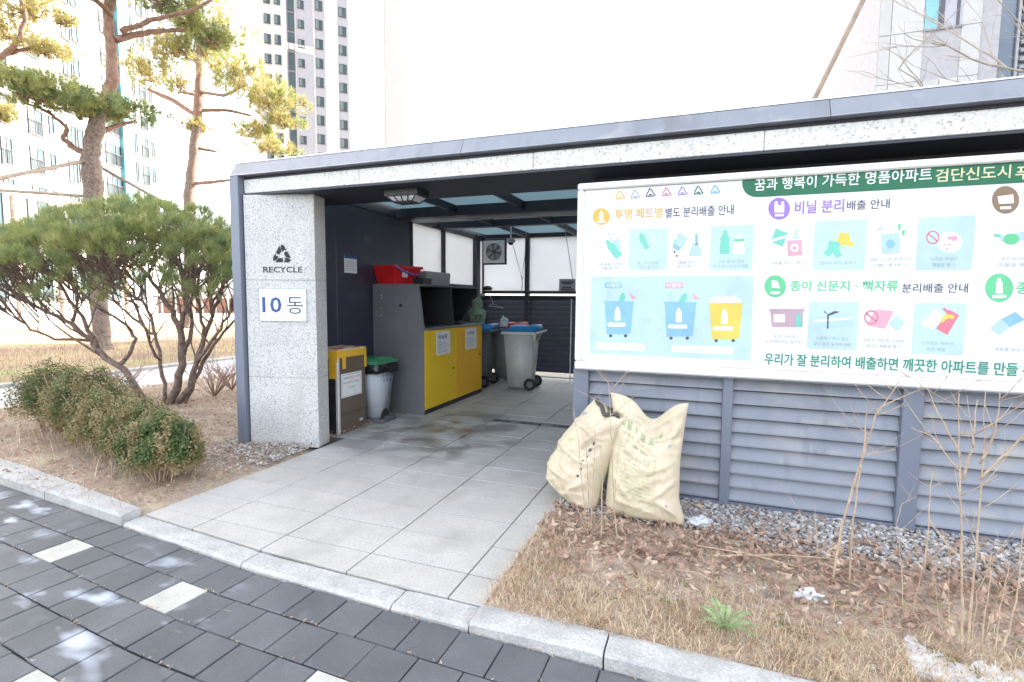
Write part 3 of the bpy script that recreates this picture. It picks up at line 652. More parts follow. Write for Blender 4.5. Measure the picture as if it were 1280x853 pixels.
def badge(x, y, r, c, shape):
    mb = MB(); celx(mb, x, y, r, r*1.02, 0, 2, 24)
    if shape == 'bottle': bottle(mb, x, y-r*.15, r*1.1, r*.5, 0, 1, 3); cpoly(mb, [(x-r*.5,y+r*.52),(x+r*.5,y+r*.50),(x+r*.5,y+r*.72),(x-r*.5,y+r*.74)], 1, 3)
    if shape == 'bag':
        cpoly(mb, [(x-r*.45,y-r*.2),(x-r*.4,y-r*.65),(x-r*.15,y-r*.65),(x-r*.1,y-r*.3),(x+r*.15,y-r*.3),(x+r*.2,y-r*.65),(x+r*.42,y-r*.65),(x+r*.48,y-r*.2),(x+r*.45,y+r*.35),(x-r*.45,y+r*.35)], 1, 3); cpoly(mb, [(x-r*.4,y+r*.5),(x+r*.4,y+r*.48),(x+r*.4,y+r*.7),(x-r*.4,y+r*.72)], 1, 3)
    if shape == 'paper': cpoly(mb, crot([(-r*.4,-r*.4),(r*.15,-r*.4),(r*.5,r*.25),(-r*.3,r*.25)], x, y-r*.1, 8), 1, 3); cpoly(mb, [(x-r*.45,y+r*.5),(x+r*.45,y+r*.48),(x+r*.4,y+r*.72),(x-r*.4,y+r*.74)], 1, 3)
    if shape == 'box': cpoly(mb, [(x-r*.6,y-r*.25),(x+r*.55,y-r*.4),(x+r*.6,y+r*.25),(x-r*.5,y+r*.3)], 1, 3); cpoly(mb, [(x-r*.4,y+r*.5),(x+r*.4,y+r*.48),(x+r*.4,y+r*.68),(x-r*.4,y+r*.70)], 1, 3)
    S(mb, 'badge', [c, wht])
badge(751.5, 271, 10.5, amber, 'bottle'); badge(974, 261, 13.5, violet, 'bag'); badge(969, 358, 13.5, mint, 'paper'); badge(1257, 250, 17, brownp, 'box'); badge(1249, 360, 17.5, mint, 'bottle')
for body, c, bb in [('투명 페트병', amber, (769,262,828,275)), ('별도 분리배출 안내', dktx, (832,260,917,272.5)), ('비닐 분리', violet, (994,251.5,1055,268)), ('배출 안내', dktx, (1059,251,1112,263)), ('종이 신문지 · 책자류', mint, (988,351,1123,364)), ('분리배출 안내', dktx, (1128,354.5,1210,366)), ('종', mint, (1271,353,1288,368))]:
    mb = MB(); stext(mb, body, *bb, 0, 3, .018 if c != dktx else .008); S(mb, 'heading_lettering', c)
def nosign(mb, x, y, r, mi, l):
    n = 20
    for k in range(n):
        a, b = 2*math.pi*k/n, 2*math.pi*(k+1)/n
        cpoly(mb, [(x+r*math.cos(a),y+r*math.sin(a)),(x+r*math.cos(b),y+r*math.sin(b)),(x+r*.8*math.cos(b),y+r*.8*math.sin(b)),(x+r*.8*math.cos(a),y+r*.8*math.sin(a))], mi, l)
    cpoly(mb, crot([(-r*.85,-r*.1),(r*.85,-r*.1),(r*.85,r*.1),(-r*.85,r*.1)], x, y, 40), mi, l)
def drops(mb, x, y, mi, l, k=3, s=1.6):
    for i in range(k): celx(mb, x+i*3-2, y+(i%2)*5, s, s, mi, l, 8)
ILM = [cyan_bg, teal, lblu, pink, yel, sky_b, redp, wht, pale, mint, dktx, mauve]
def illo(bg_, bb, shapes, caps):
    mb = MB()
    if bg_: srect(mb, *bb, 0, 1, .012)
    shapes(mb); o = S(mb, 'illustration', ILM)
    for t, b in caps:
        m2 = MB(); stext(m2, t, *b, 0, 3, .0); S(m2, 'caption_lettering', grtx, o)
def s1(mb):
    bottle(mb, 766, 311, 26, 10, -38, 1, 3); cpoly(mb, crot([(-4,-6),(4,-6),(4,8),(-4,8)], 771, 305, -20), 2, 2); drops(mb, 755, 297, 8, 2); drops(mb, 763, 293, 2, 2)
illo(False, None, s1, [('다른 재질의 뚜껑과', (747,328.5,780,333)), ('라벨 제거하기', (752,333.5,776,338))])
def s2(mb):
    bottle(mb, 803, 298, 13, 8, -18, 1, 3); bottle(mb, 807, 307, 9, 7, -28, 1, 2)
illo(True, (787,287,834,338), s2, [('찌그러뜨려서', (797,327,822,331.5)), ('부피 줄이기', (799,332.5,821,337))])
def s3(mb):
    cpoly(mb, crot([(-7,-3),(7,-3),(5,12),(-5,12)], 853, 297, 30), 2, 3); cpoly(mb, crot([(-7,0),(7,0),(4,10),(-4,10)], 849, 303, 30), 5, 2); cpoly(mb, [(862,314),(866,305),(872,305),(878,314),(876,320),(861,320)], 2, 3); cpoly(mb, [(869,292),(872,292),(872.5,306),(869,306)], 5, 3); drops(mb, 845, 315, 10, 3, 2, 1.4); drops(mb, 880, 303, 8, 3, 2)
illo(False, None, s3, [('내용물 비우고', (846,326,871,330.5)), ('깨끗이 헹구기', (846,331.5,871,336))])
def s4(mb):
    bottle(mb, 906, 303, 29, 12, 2, 1, 3); bottle(mb, 924, 306, 24, 13, 2, 7, 3); cpoly(mb, [(918,299),(930,298.5),(930,302),(918,302.5)], 9, 4)
illo(True, (889,283,941,338), s4, [('유색 플라스틱과', (898,325,930,329.5)), ('투명 페트병 분리 배출', (892,331,935,335.5))])
def bigbin(mb, x0, x1, yt, yb, m1, m2):
    w_ = x1-x0
    cpoly(mb, [(x0,yt),(x1-w_*.12,yt),(x1-w_*.22,yb),(x0+w_*.06,yb)], m1, 3); cpoly(mb, [(x1-w_*.12,yt),(x1,yt+.5),(x1-w_*.1,yb-2),(x1-w_*.22,yb)], m2, 3)
    cpoly(mb, [(x0-1,yt-1.5),(x1+1,yt-1),(x1+1,yt+1),(x0-1,yt+.5)], m2, 4)
    bottle(mb, (x0+x1)/2-2, yt+(yb-yt)*.36, (yb-yt)*.42, w_*.2, 0, 7, 4); xm = (x0+x1)/2-3; ym = yt+(yb-yt)*.70
    cpoly(mb, [(xm-w_*.3,ym-2.5),(xm+w_*.28,ym-2.2),(xm+w_*.3,ym+.2),(xm+w_*.28,ym+2.5),(xm-w_*.3,ym+2.2),(xm-w_*.33,ym-.2)], 7, 4)
    for q in (.2, .72): celx(mb, x0+w_*q, yb+2, 2.3, 2, 10, 2, 10)
def s5(mb):
    bigbin(mb, 756, 792, 378, 418, 5, 5); bottle(mb, 761, 370, 13, 7, 0, 2, 2); bottle(mb, 778, 372, 12, 7, 12, 1, 2); cpoly(mb, [(786,366),(796,373),(790,375)], 3, 2)
    srect(mb, 756, 353.5, 777, 360.5, 5, 2, .012)
    cpoly(mb, [(802,398),(810,398),(810,395.5),(816,399.5),(810,404),(810,401.5),(802,401.5)], 2, 2)
    bigbin(mb, 831, 870, 379, 421, 5, 5); bottle(mb, 838, 371, 14, 8, 0, 2, 2); bottle(mb, 854, 374, 16, 8, 25, 1, 2); cpoly(mb, [(864,366),(875,374),(868,375)], 3, 2)
    cpoly(mb, [(831.5,353.5),(853.5,353),(853.5,360.5),(831.5,361)], 3, 2)
    bigbin(mb, 887, 928, 380, 424, 4, 4)
    for q in range(7): celx(mb, 892+q*5, 377-(q % 2)*2.5, 4.5, 4.5, 7, 2+q*.12, 10)
    srect(mb, 745, 428, 806, 436.5, 7, 2, .01); srect(mb, 840, 431.5, 917, 440, 7, 2, .01)
illo(True, (739,346,940,442), s5, [('플라스틱 배출함에 혼합배출', (750,430,800,434.5)), ('투명 페트병 전용배출함에 배출하기', (843,434,913,438.5))])
mb = MB(); stext(mb, '시행전', 758, 354.5, 775, 359.5, 0, 4, .008); stext(mb, '시행후', 833, 354.5, 852, 359.5, 0, 4, .008); S(mb, 'tab_lettering', wht)
def s6(mb):
    cpoly(mb, crot([(-8,-9),(8,-9),(8,9),(-8,9)], 974, 297, 22), 1, 3); cpoly(mb, [(963,300),(984,294),(984,297),(963,303)], 7, 4); cpoly(mb, [(984,301),(1002,300),(1003,319),(985,320)], 3, 3); celx(mb, 993, 310, 5, 5, 7, 4); celx(mb, 993, 310, 3, 3, 3, 5); cpoly(mb, [(994,286),(997,286),(998,296),(1003,298),(990,299),(993,296)], 2, 3); drops(mb, 969, 311, 8, 2)
illo(False, None, s6, [('내용물 비우고 헹구기', (964,327,1009,331.5))])
def s7(mb):
    cpoly(mb, crot([(-7,-8),(7,-8),(7,2),(12,8),(5,12),(0,6),(-5,12),(-12,8),(-7,2)], 1042, 310, 8), 1, 3); cpoly(mb, crot([(-6,-6),(6,-6),(8,4),(14,6),(11,11),(2,9),(-6,12),(-8,5)], 1055, 297, 5), 4, 2)
illo(True, (1019,277,1082,338), s7, [('접어서 부피 줄이기', (1025,327,1070,331.5))])
def s8(mb):
    cpoly(mb, [(1101,293),(1124,291),(1125,316),(1103,318)], 2, 3); celx(mb, 1113, 305, 5.5, 5.5, 5, 4); cpoly(mb, [(1122,282),(1124.5,279),(1127,282),(1125.5,282),(1125.5,288),(1123.5,288)], 9, 3); cpoly(mb, [(1127,290),(1129.5,287),(1132,290),(1130.5,290),(1130.5,295),(1128.5,295)], 9, 3); cpoly(mb, crot([(-3,-2),(3,-2),(3,2),(-3,2)], 1100, 286, -30), 2, 3)
illo(False, None, s8, [('재질이 다른 뚜껑이나', (1087,322.5,1139,327)), ('라벨은 제거하기', (1093,329.5,1131,334))])
def s9(mb):
    nosign(mb, 1166, 297, 8.5, 6, 3); celx(mb, 1187, 303, 16, 13, 7, 2, 20); cpoly(mb, [(1183,296),(1197,295),(1196,303),(1193,300),(1191,304),(1189,299),(1186,301)], 3, 3); drops(mb, 1183, 306, 3, 3)
illo(True, (1149,272,1217,338), s9, [('오염된 비닐은', (1163,321.5,1197,326.5)), ('재활용 불가', (1165,329,1194,334))])
def s10(mb):
    cpoly(mb, [(963,388),(1004,387),(1003,409),(965,409)], 11, 3); cpoly(mb, [(961,386.5),(1006,386),(1005,389.5),(962,389.5)], 11, 4); cpoly(mb, [(967,393),(981,393),(981,403),(967,403)], 7, 5); cpoly(mb, [(995,394),(1000,390),(1002,409),(994,409)], 1, 5)
illo(False, None, s10, [('포장 스티커,', (967,418.5,995,423)), ('운송장테이프는 제거하기', (957,424.5,1004,429))])
def s11(mb):
    cpoly(mb, [(1018,396),(1064,392),(1066,408),(1019,411)], 2, 3); cpoly(mb, [(1018,400),(1066,397),(1066,399),(1018,403)], 7, 4); cpoly(mb, [(1034,393),(1036,393),(1035.5,411),(1033.5,411)], 10, 5); cpoly(mb, [(1035,393),(1043,389),(1050,390),(1036,395)], 10, 5); cpoly(mb, [(1035,393),(1029,390),(1031,389)], 10, 5)
illo(True, (1012,377,1072,436), s11, [('신문지나 박스 등은', (1020,420.5,1061,425)), ('날지 않게 묶어서 배출', (1017,427.5,1064,432))])
def s12(mb):
    nosign(mb, 1089, 397, 9, 6, 4); cpoly(mb, [(1094,387),(1117,389),(1106,411),(1084,407)], 3, 3); cpoly(mb, crot([(-7,-7),(7,-7),(7,7),(-7,7)], 1121, 404, 40), 2, 2)
illo(False, None, s12, [('코팅지, 영수증, 오염된', (1079,423,1130,427.5)), ('종이는 재활용 불가', (1083,430,1126,434.5))])
def s13(mb):
    cpoly(mb, [(1186,387),(1199,394),(1184,419),(1170,411)], 6, 3); cpoly(mb, [(1151,405),(1171,386),(1181,399),(1164,412)], 7, 2); cpoly(mb, [(1175,400),(1183,392),(1193,395),(1192,399),(1184,398),(1178,404)], 4, 4); cpoly(mb, [(1177,386),(1181,385),(1189,391),(1186,394)], 6, 4)
illo(True, (1144,379,1206,442), s13, [('스프링은 떼어서', (1152,426.5,1191,431)), ('따로 배출', (1158,434,1182,438.5))])
def s14(mb):
    cpoly(mb, [(1238,410),(1252,398),(1266,407),(1249,419)], 2, 2); cpoly(mb, [(1252,399),(1269,390),(1281,400),(1262,409)], 5, 3)
illo(False, None, s14, [('내용물 비우기', (1243,434,1282,439))])
def s15(mb):
    cpoly(mb, [(1250,296),(1285,288),(1285,300),(1252,302)], 2, 2); celx(mb, 1264, 299, 10, 7, 9, 3); cpoly(mb, [(1242,292),(1252,293),(1250,297),(1243,296)], 1, 3)
illo(False, None, s15, [('포장 테이프와', (1252,321.5,1288,326.5)), ('이물질 제거', (1248,328.5,1288,334))])

# ================================================================== SMALL SHELTER THINGS
# number plate on the pillar
def pface(px, py, o): 
    p = onP(px, py, pa, pn); return p + pn*o
np_ = thing('number_plate', 'white number plate reading 10동 on the granite pillar', 'number plate', tuple(pil(.355, 1.26, .01)))
def plate(mb, s0, s1, z0, z1, o0, o1, mi=0):
    v = [pil(s0,z0,o1),pil(s1,z0,o1),pil(s1,z1,o1),pil(s0,z1,o1),pil(s0,z0,o0),pil(s1,z0,o0),pil(s1,z1,o0),pil(s0,z1,o0)]
    mb.add(v, [(0,1,2,3),(5,4,7,6),(0,4,5,1),(1,5,6,2),(2,6,7,3),(3,7,4,0)], mi)
mb = MB(); plate(mb, .112, .598, 1.262, 1.582, .001, .012); build(mb, 'plate', white_m, np_)
mb = MB(); edge_m = pm('plate_edge_teal', (.25, .42, .44), .5)
for a in [(.112,.598,1.262,1.267),(.112,.598,1.577,1.582),(.112,.117,1.267,1.577),(.593,.598,1.267,1.577)]: plate(mb, *a, .0122, .0145)
build(mb, 'border', edge_m, np_)
mb = MB(); text_fit(mb, '10', pil(.145,1.345,.0135), pt*.20, Vector((0,0,.155)), .018, 0); text_fit(mb, '동', pil(.40,1.335,.0135), pt*.165, Vector((0,0,.165)), 0, 1); build(mb, 'lettering', [inkb_m, ink_m], np_)
# notice sheet on the navy wall
ns = thing('notice_sheet', 'small white notice sheet with dark blue header on the navy wall', 'notice', (-4.098, 5.3, 1.80))
def xsheet(mb, X, y0, y1, z0, z1, t=.002, mi=0): mb.box(X, X+t, y0, y1, z0, z1, mi)
mb = MB(); xsheet(mb, -4.0985, 5.19, 5.43, 1.80, 2.02); build(mb, 'sheet', paper_m, ns)
mb = MB(); xsheet(mb, -4.0962, 5.19, 5.43, 1.975, 2.02, .0006); [xsheet(mb, -4.0962, 5.21, 5.41-(k%3)*.03, 1.83+k*.022, 1.835+k*.022, .0006, 1) for k in range(6)]; build(mb, 'print', [inkb_m, grtx], ns)
# ceiling lamp under the soffit
lp = thing('ceiling_lamp', 'dark caged bulkhead lamp mounted under the dark soffit', 'lamp', (-2.62, 4.22, 2.489))
build(MB().cbox(-2.80,-2.45,4.12,4.34,2.425,2.4895,.006), 'housing', black_m, lp)
mb = MB(); mb.frustum((-2.72,-2.53,4.17,4.29), (-2.775,-2.475,4.135,4.325), 2.385, 2.4245)
build(mb, 'diffuser', translucent('lamp_diffuser', (.8,.82,.86), .3, .06, .2), lp)
mb = MB()
for k in range(5):
    x = -2.775+k*.075; xm = -2.625+(x+.0-(-2.625))*.62
    mb.tube([(x,4.128,2.425),(xm,4.165,2.378),(xm,4.295,2.378),(x,4.332,2.425)], .006, 5)
mb.tube([(-2.72,4.16,2.38),(-2.53,4.16,2.38)], .006, 5); mb.tube([(-2.72,4.30,2.38),(-2.53,4.30,2.38)], .006, 5)
build(mb, 'cage', black_m, lp)
# exhaust fan in the back window
fn = thing('exhaust_fan', 'square white exhaust fan with grey grille in the back window', 'fan', (-4.0, 9.40, 2.32))
fc = onY(617.5, 315, 9.36); fx, fz = fc.x, fc.z; hw = .215
fmount = MB(); fmount.box(fx-hw-.02, fx+hw+.03, 9.385, 9.419, fz-hw-.03, fz+hw+.03); build(fmount, 'mount', dark_m, fn)
mb = MB(); n_ = 24; r0 = .165
ring = [(fx+r0*math.cos(2*math.pi*k/n_), fz+r0*math.sin(2*math.pi*k/n_)) for k in range(n_)]
def sq(a):
    c, s = math.cos(a), math.sin(a); k = hw/max(abs(c), abs(s)); return (fx+c*k, fz+s*k)
sqs = [sq(2*math.pi*k/n_) for k in range(n_)]
mb.add([(x,9.345,z) for x,z in ring]+[(x,9.345,z) for x,z in sqs]+[(x,9.384,z) for x,z in sqs]+[(x,9.384,z) for x,z in ring], [(k,(k+1)%n_,n_+(k+1)%n_,n_+k) for k in range(n_)]+[(n_+k,n_+(k+1)%n_,2*n_+(k+1)%n_,2*n_+k) for k in range(n_)]+[(3*n_+k,3*n_+(k+1)%n_,(k+1)%n_,k) for k in range(n_)])
build(mb, 'housing', white_m, fn)
mb = MB(); mb.add([(x,9.383,z) for x,z in ring], [tuple(range(n_))]); build(mb, 'back_disc', wall_grey, fn)
for k in range(6):
    a = 2*math.pi*k/6+.3; mb = MB()
    pts = [(.035,-.2),(.145,-.30),(.150,.15),(.035,.25)]
    mb.add([(fx+r*math.cos(a+t), 9.366+.014*(1 if t > 0 else -1)*.8, fz+r*math.sin(a+t)) for r,t in pts], [(0,1,2,3)]); build(mb, 'blade', white_m, fn)
mb = MB(); mb.lathe([(0,-.02),(.04,-.02),(.045,.02)], 14, (fx,9.36,fz), 'y')
for rr in (.08, .115, .15): mb.tube([(fx+rr*math.cos(2*math.pi*k/16),9.342,fz+rr*math.sin(2*math.pi*k/16)) for k in range(17)], .003, 4)
for k in range(8): a = math.pi*2*k/8; mb.tube([(fx+.04*math.cos(a),9.341,fz+.04*math.sin(a)),(fx+.165*math.cos(a),9.341,fz+.165*math.sin(a))], .003, 4)
build(mb, 'grille', cab_m, fn)
# dome camera on a stalk
dcp = onY(638.5, 303, 8.0)
dc = thing('dome_camera', 'small white dome security camera hanging from a roof purlin', 'camera', (dcp.x, 8.0, 2.645))
mb = MB(); mb.tube([(dcp.x,8.0,2.74),(dcp.x,8.0,dcp.z+.05)], .012, 8); build(mb, 'stalk', white_m, dc)
mb = MB(); mb.lathe([(0,.055),(.06,.05),(.075,.02),(.07,-.005),(.03,-.012)], 16, (dcp.x,8.0,dcp.z)); build(mb, 'housing', binlight_m, dc)
mb = MB(); mb.lathe([(.045,-.008),(.04,-.03),(.02,-.045),(0,-.048)], 12, (dcp.x,8.0,dcp.z)); build(mb, 'dome', black_m, dc)
# hanging cords
def cord(pix, Y, label, r=.006):
    mb = MB(); pts = [onY(x, y, Y) for x, y in pix[0]]; mb.tube(pts, r, 5)
    for extra in pix[1:]: mb.tube([onY(x, y, Y) for x, y in extra], r, 5)
    o = build(mb, 'hanging_cord', greytwig_m); base_to(o, pts[0]); return tag(o, label, 'cord')
cord([[(639,288),(641,306),(646,325),(652,346),(656,322),(658,289)],[(652,346),(653,355),(652,366)],[(651,345),(654,347),(653,350)]], 8.1, 'looped grey cord hanging in a V below the dome camera')
cord([[(706,287),(710,310),(715,345),(717,352)]], 7.9, 'single straight grey cord hanging beside the window notice')
# notice on back window
bn = thing('window_notice', 'grey printed notice stuck on the lower right of the back window', 'notice', (-2.4, 9.474, 1.68))
a_, b_ = onY(699, 349, 9.47), onY(719, 367, 9.47)
mb = MB(); mb.box(a_.x, b_.x, 9.470, 9.474, b_.z, a_.z); build(mb, 'sheet', pm('notice_grey', (.42,.42,.45), .6), bn)
mb = MB(); zz = a_.z-b_.z
for f0, f1, t in [(.12,.9,.78),(.25,.8,.66),(.2,.75,.42),(.12,.9,.28),(.3,.7,.14)]: mb.box(a_.x+(b_.x-a_.x)*f0, a_.x+(b_.x-a_.x)*f1, 9.4685, 9.4695, b_.z+zz*t-.012, b_.z+zz*t+.014)
build(mb, 'print', ink_m, bn)
# wire hanger and white pole by the back louvres
hp = onY(614, 371, 9.36); 
mb = MB(); P3 = lambda x, y: onY(x, y, 9.37)
mb.tube([P3(612,381),P3(611,383),P3(616,374+6),P3(629,385),P3(612,383)], .005, 5); mb.tube([P3(616,380),P3(615,374),P3(613,372),P3(613,370)], .005, 5)
o = build(mb, 'wire_hanger', white_m); base_to(o, P3(614,371)); tag(o, 'white wire clothes hanger hooked on the dark back louvres', 'hanger')
mb = MB(); pA, pB = gz(716, 472, 0), onY(714.5, 374, 9.3); pA = Vector((pB.x+.02, 9.2, 0)); mb.tube([pA, pB], .011, 7)
o = build(mb, 'broom_stick', white_m); base_to(o, pA); tag(o, 'thin white broom stick leaning on the back louvres', 'broom stick')

# --- brown collection box with yellow tape
cb = thing('collection_box', 'tall brown collection box with silver corner and yellow tape by the pillar', 'collection box', (-3.85, 4.79, 0))
build(MB().cbox(-4.03,-3.692,4.54,5.02,.012,.905,.004), 'body', [brown_m], cb)
build(MB().box(-4.028,-3.71,4.536,4.539,.02,.88), 'side_panel', black_m, cb)
build(MB().cbox(-3.722,-3.684,4.528,4.565,.0,.90,.006), 'corner_trim', silver_m, cb)
build(MB().box(-3.6915,-3.690,4.566,5.018,.215,.222), 'seam', black_m, cb)
build(MB().cbox(-4.035,-3.684,4.528,5.026,.907,.935,.006), 'lid', card_m, cb)
build(MB().cbox(-4.0,-3.72,4.60,4.97,.936,.944,.003), 'lid_card', pm('card_red', (.45,.12,.07), .7, col2=(.6,.5,.4), scale=6, lo=.45, hi=.5), cb)
for a in [(-3.683,-3.6805,4.527,5.028,.845,.925), (-3.682,-3.6795,4.60,4.66,.72,.844), (-3.682,-3.6795,4.985,5.03,.70,.844), (-4.036,-3.683,4.5235,4.5265,.83,.925), (-3.80,-3.70,4.523,4.5255,.62,.829), (-3.70,-3.6795,4.5225,4.5235,.80,.93)]:
    build(MB().box(*a), 'tape', tape_m, cb)
build(MB().box(-4.036,-3.682,4.526,4.58,.9365,.939), 'tape', tape_m, cb); build(MB().box(-4.036,-3.682,4.98,5.027,.9365,.939), 'tape', tape_m, cb)
o = build(MB().box(-3.6895,-3.688,4.585,4.945,.40,.665), 'notice', paper_m, cb)
mb = MB()
for k, (b, x0, x1, mi) in enumerate([('폐형광등', .10, .34, 0), ('폐건전지 수거함', .36, .92, 1), ('투입구에 넣어', .10, .55, 0), ('주세요', .6, .85, 0), ('감사합니다', .35, .65, 0)]):
    z = [.60,.60,.545,.545,.49][k]; text_fit(mb, b, (-3.6872, 4.585+.36*x0, z), (0,.36*(x1-x0),0), (0,0,.026), 0, mi)
for a in [(4.60,4.932,.413,.416),(4.60,4.932,.649,.652),(4.60,4.603,.416,.649),(4.929,4.932,.416,.649)]: mb.box(-3.6878,-3.6872,*a, 2)
build(mb, 'print', [ink_m, inkr_m, inkb_m], o)
build(MB().box(-3.690,-3.686,4.90,4.955,.085,.115), 'latch', silver_m, cb)
# --- pedal bin
pb = thing('pedal_bin', 'light grey pedal bin with green lid and black liner beside the cabinet', 'bin', (-3.82, 5.33, 0))
bm = bmesh.new(); 
mb = MB(); mb.frustum((-3.90,-3.645,5.18,5.44), (-3.96,-3.59,5.10,5.50), .03, .68)
bm = bmesh.new(); me = mb.mesh('x', binlight_m); bm.from_mesh(me); bmesh.ops.bevel(bm, geom=[e for e in bm.edges], offset=.028, segments=3, affect='EDGES')
build(MB().bm(bm, 0, None, True), 'body', binlight_m, pb)
build(MB().cbox(-3.94,-3.56,5.16,5.47,.0,.045,.01), 'base', cab_m, pb)
mb = MB()
for k in range(9): 
    pass
arc = [(5.315+.075*math.cos(math.pi*k/10), .045+.105*math.sin(math.pi*k/10)) for k in range(11)]
mb.prism(arc, 'x', -3.645, -3.617); build(mb, 'pedal_recess', black_m, pb)
build(MB().cbox(-3.66,-3.52,5.275,5.36,.045,.06,.005), 'pedal', cab_m, pb)
# liner: crumpled black skirt round the rim
def crumple_ring(x0, x1, y0, y1, z0, z1, seed, amp=.012, n=48, rows=5):
    mb = MB(); vs_ = []
    per = 2*(x1-x0+y1-y0)
    for r in range(rows+1):
        t = r/rows
        for k in range(n):
            s = per*k/n; 
            if s < x1-x0: p = (x0+s, y0); nn_ = (0,-1)
            elif s < x1-x0+y1-y0: p = (x1, y0+s-(x1-x0)); nn_ = (1,0)
            elif s < 2*(x1-x0)+y1-y0: p = (x1-(s-(x1-x0)-(y1-y0)), y1); nn_ = (0,1)
            else: p = (x0, y1-(s-2*(x1-x0)-(y1-y0))); nn_ = (-1,0)
            d = amp*(.6+vn(p[0]*14, p[1]*14, t*3+seed)*1.6)+amp*.6*math.sin(math.pi*t)
            vs_.append((p[0]+nn_[0]*d, p[1]+nn_[1]*d, z1+(z0-z1)*t+vn(p[0]*9, p[1]*9, seed+5)*.02*t))
    fs = [(i*n+j, (i+1)*n+j, (i+1)*n+(j+1)%n, i*n+(j+1)%n) for i in range(rows) for j in range(n)]
    mb.add(vs_, fs, 0, True); return mb
build(crumple_ring(-3.965,-3.575,5.085,5.515,.60,.715,3,.018), 'bin_liner', pm('liner_black', (.012,.012,.014), .25), pb)
mb = MB(); mb.frustum((-3.985,-3.565,5.075,5.525), (-3.975,-3.575,5.085,5.515), .716, .742); mb.frustum((-3.96,-3.59,5.10,5.50), (-3.92,-3.63,5.15,5.45), .7425, .775)
build(mb, 'lid', greenlid_m, pb)
mb = MB(); mb.cbox(-3.72,-3.64,5.22,5.38,.765,.792,.01); build(mb, 'lid_grip', greenlid_m, pb)
mb = MB()
def slope(y_, z_): 
    t = (z_-.03)/.65; return (-3.645+.055*t+.0025, y_, z_)
for b, y0, y1, z0, z1 in [('음식물쓰레기', 5.23, 5.43, .545, .585), ('수 거 함', 5.24, 5.42, .485, .525)]:
    v, f, asp = text2d(b, .018); mb.add([slope(y0+(y1-y0)*a, z0+(z1-z0)*c_) for a, c_ in v], f)
build(mb, 'lettering', inkb_m, pb)

# --- cabinet
cab = thing('collection_cabinet', 'dark grey sorting cabinet with open hood and two yellow doors', 'cabinet', (-3.7, 6.64, 0))
cx0, cx1, cy0, cy1 = -4.085, -3.325, 5.735, 7.56
mb = MB(); mb.prism([(cx0,0.0),(cx1,0.0),(cx1,1.112),(cx1-.075,1.68),(cx0,1.68)], 'y', cy0, cy0+.028); build(mb, 'side_panel', cab_m, cab)
hood_m = pm('hood_black', (.022,.022,.026), .55)
mb = MB(); mb.prism([(cx0,0.0),(cx1-.002,0.0),(cx1-.002,1.10),(cx1-.38,1.112),(cx1-.06,1.678),(cx0,1.678)], 'y', cy1-.028, cy1); build(mb, 'side_panel', hood_m, cab)
mb = MB(); mb.prism([(cx0+.021,1.125),(cx1-.03,1.125),(cx1-.07,1.655),(cx0+.021,1.655)], 'y', 6.62, 6.645); build(mb, 'divider', hood_m, cab)
build(MB().box(cx0,cx0+.02,cy0+.029,cy1-.029,1.12,1.655), 'back_panel', hood_m, cab)
build(MB().box(cx0,cx1-.065,cy0+.029,cy1-.029,1.657,1.679), 'top_panel', cab_m, cab)
build(MB().box(cx0,cx1-.02,cy0+.03,cy1-.03,.06,1.09), 'carcass', cab_m, cab)
build(MB().box(cx0+.05,cx1-.01,cy0+.03,cy1-.03,0,.058), 'plinth', black_m, cab)
build(MB().cbox(cx0+.022,cx1+.012,cy0+.03,6.63,1.092,1.118,.004), 'counter', steel_m, cab); build(MB().cbox(cx0+.022,cx1+.012,6.634,cy1+.004,1.092,1.118,.004), 'counter', steel_m, cab)
mb = MB(); mb.prism([(cx1-.36,1.119),(cx1-.36,1.16),(cx1-.30,1.119)], 'y', cy0+.05, cy1-.05); build(mb, 'chute_lip', black_m, cab)
for k, (ya, yb, mt) in enumerate([(5.75, 6.625, yellow_m), (6.635, 7.545, orange_m)]):
    d = build(MB().cbox(cx1-.019, cx1+.004, ya, yb, .065, 1.085, .004), 'door', mt, cab)
    mb = MB(); mb.lathe([(.013,.0),(.013,.012),(.0,.012)], 10, (cx1+.004, yb-.09, .52 if k == 0 else .62), 'x'); build(mb, 'lock', black_m, d)
    ny0 = ya+.30; nn_ = build(MB().box(cx1+.0045, cx1+.006, ny0, ny0+.40, .74, 1.055), 'notice', paper_m, d)
for k, ny0 in enumerate((6.05, 6.935)):
    mb = MB(); text_fit(mb, '비닐류' if k == 0 else '스티로폼', (cx1+.0068, ny0+.05, .955), (0,.26,0), (0,0,.055), .018)
    for q in range(6): mb.box(cx1+.0062, cx1+.0068, ny0+.04, ny0+.36-(q%3)*.05, .775+q*.026, .782+q*.026, 1)
    build(mb, 'door_print', [ink_m, grtx], cab)
mb = MB()
for (x, z) in [(-3.95,1.53),(-3.95,1.49),(-3.95,1.36),(-3.95,1.27)]: mb.lathe([(.0,-.003),(.008,-.002),(.008,0)], 8, (x, cy0, z), 'y')
build(mb, 'screw', silver_m, cab)
mb = MB(); mb.lathe([(.0,-.012),(.02,-.012),(.022,0)], 12, (-3.66, cy0, 1.405), 'y'); build(mb, 'knob', black_m, cab)
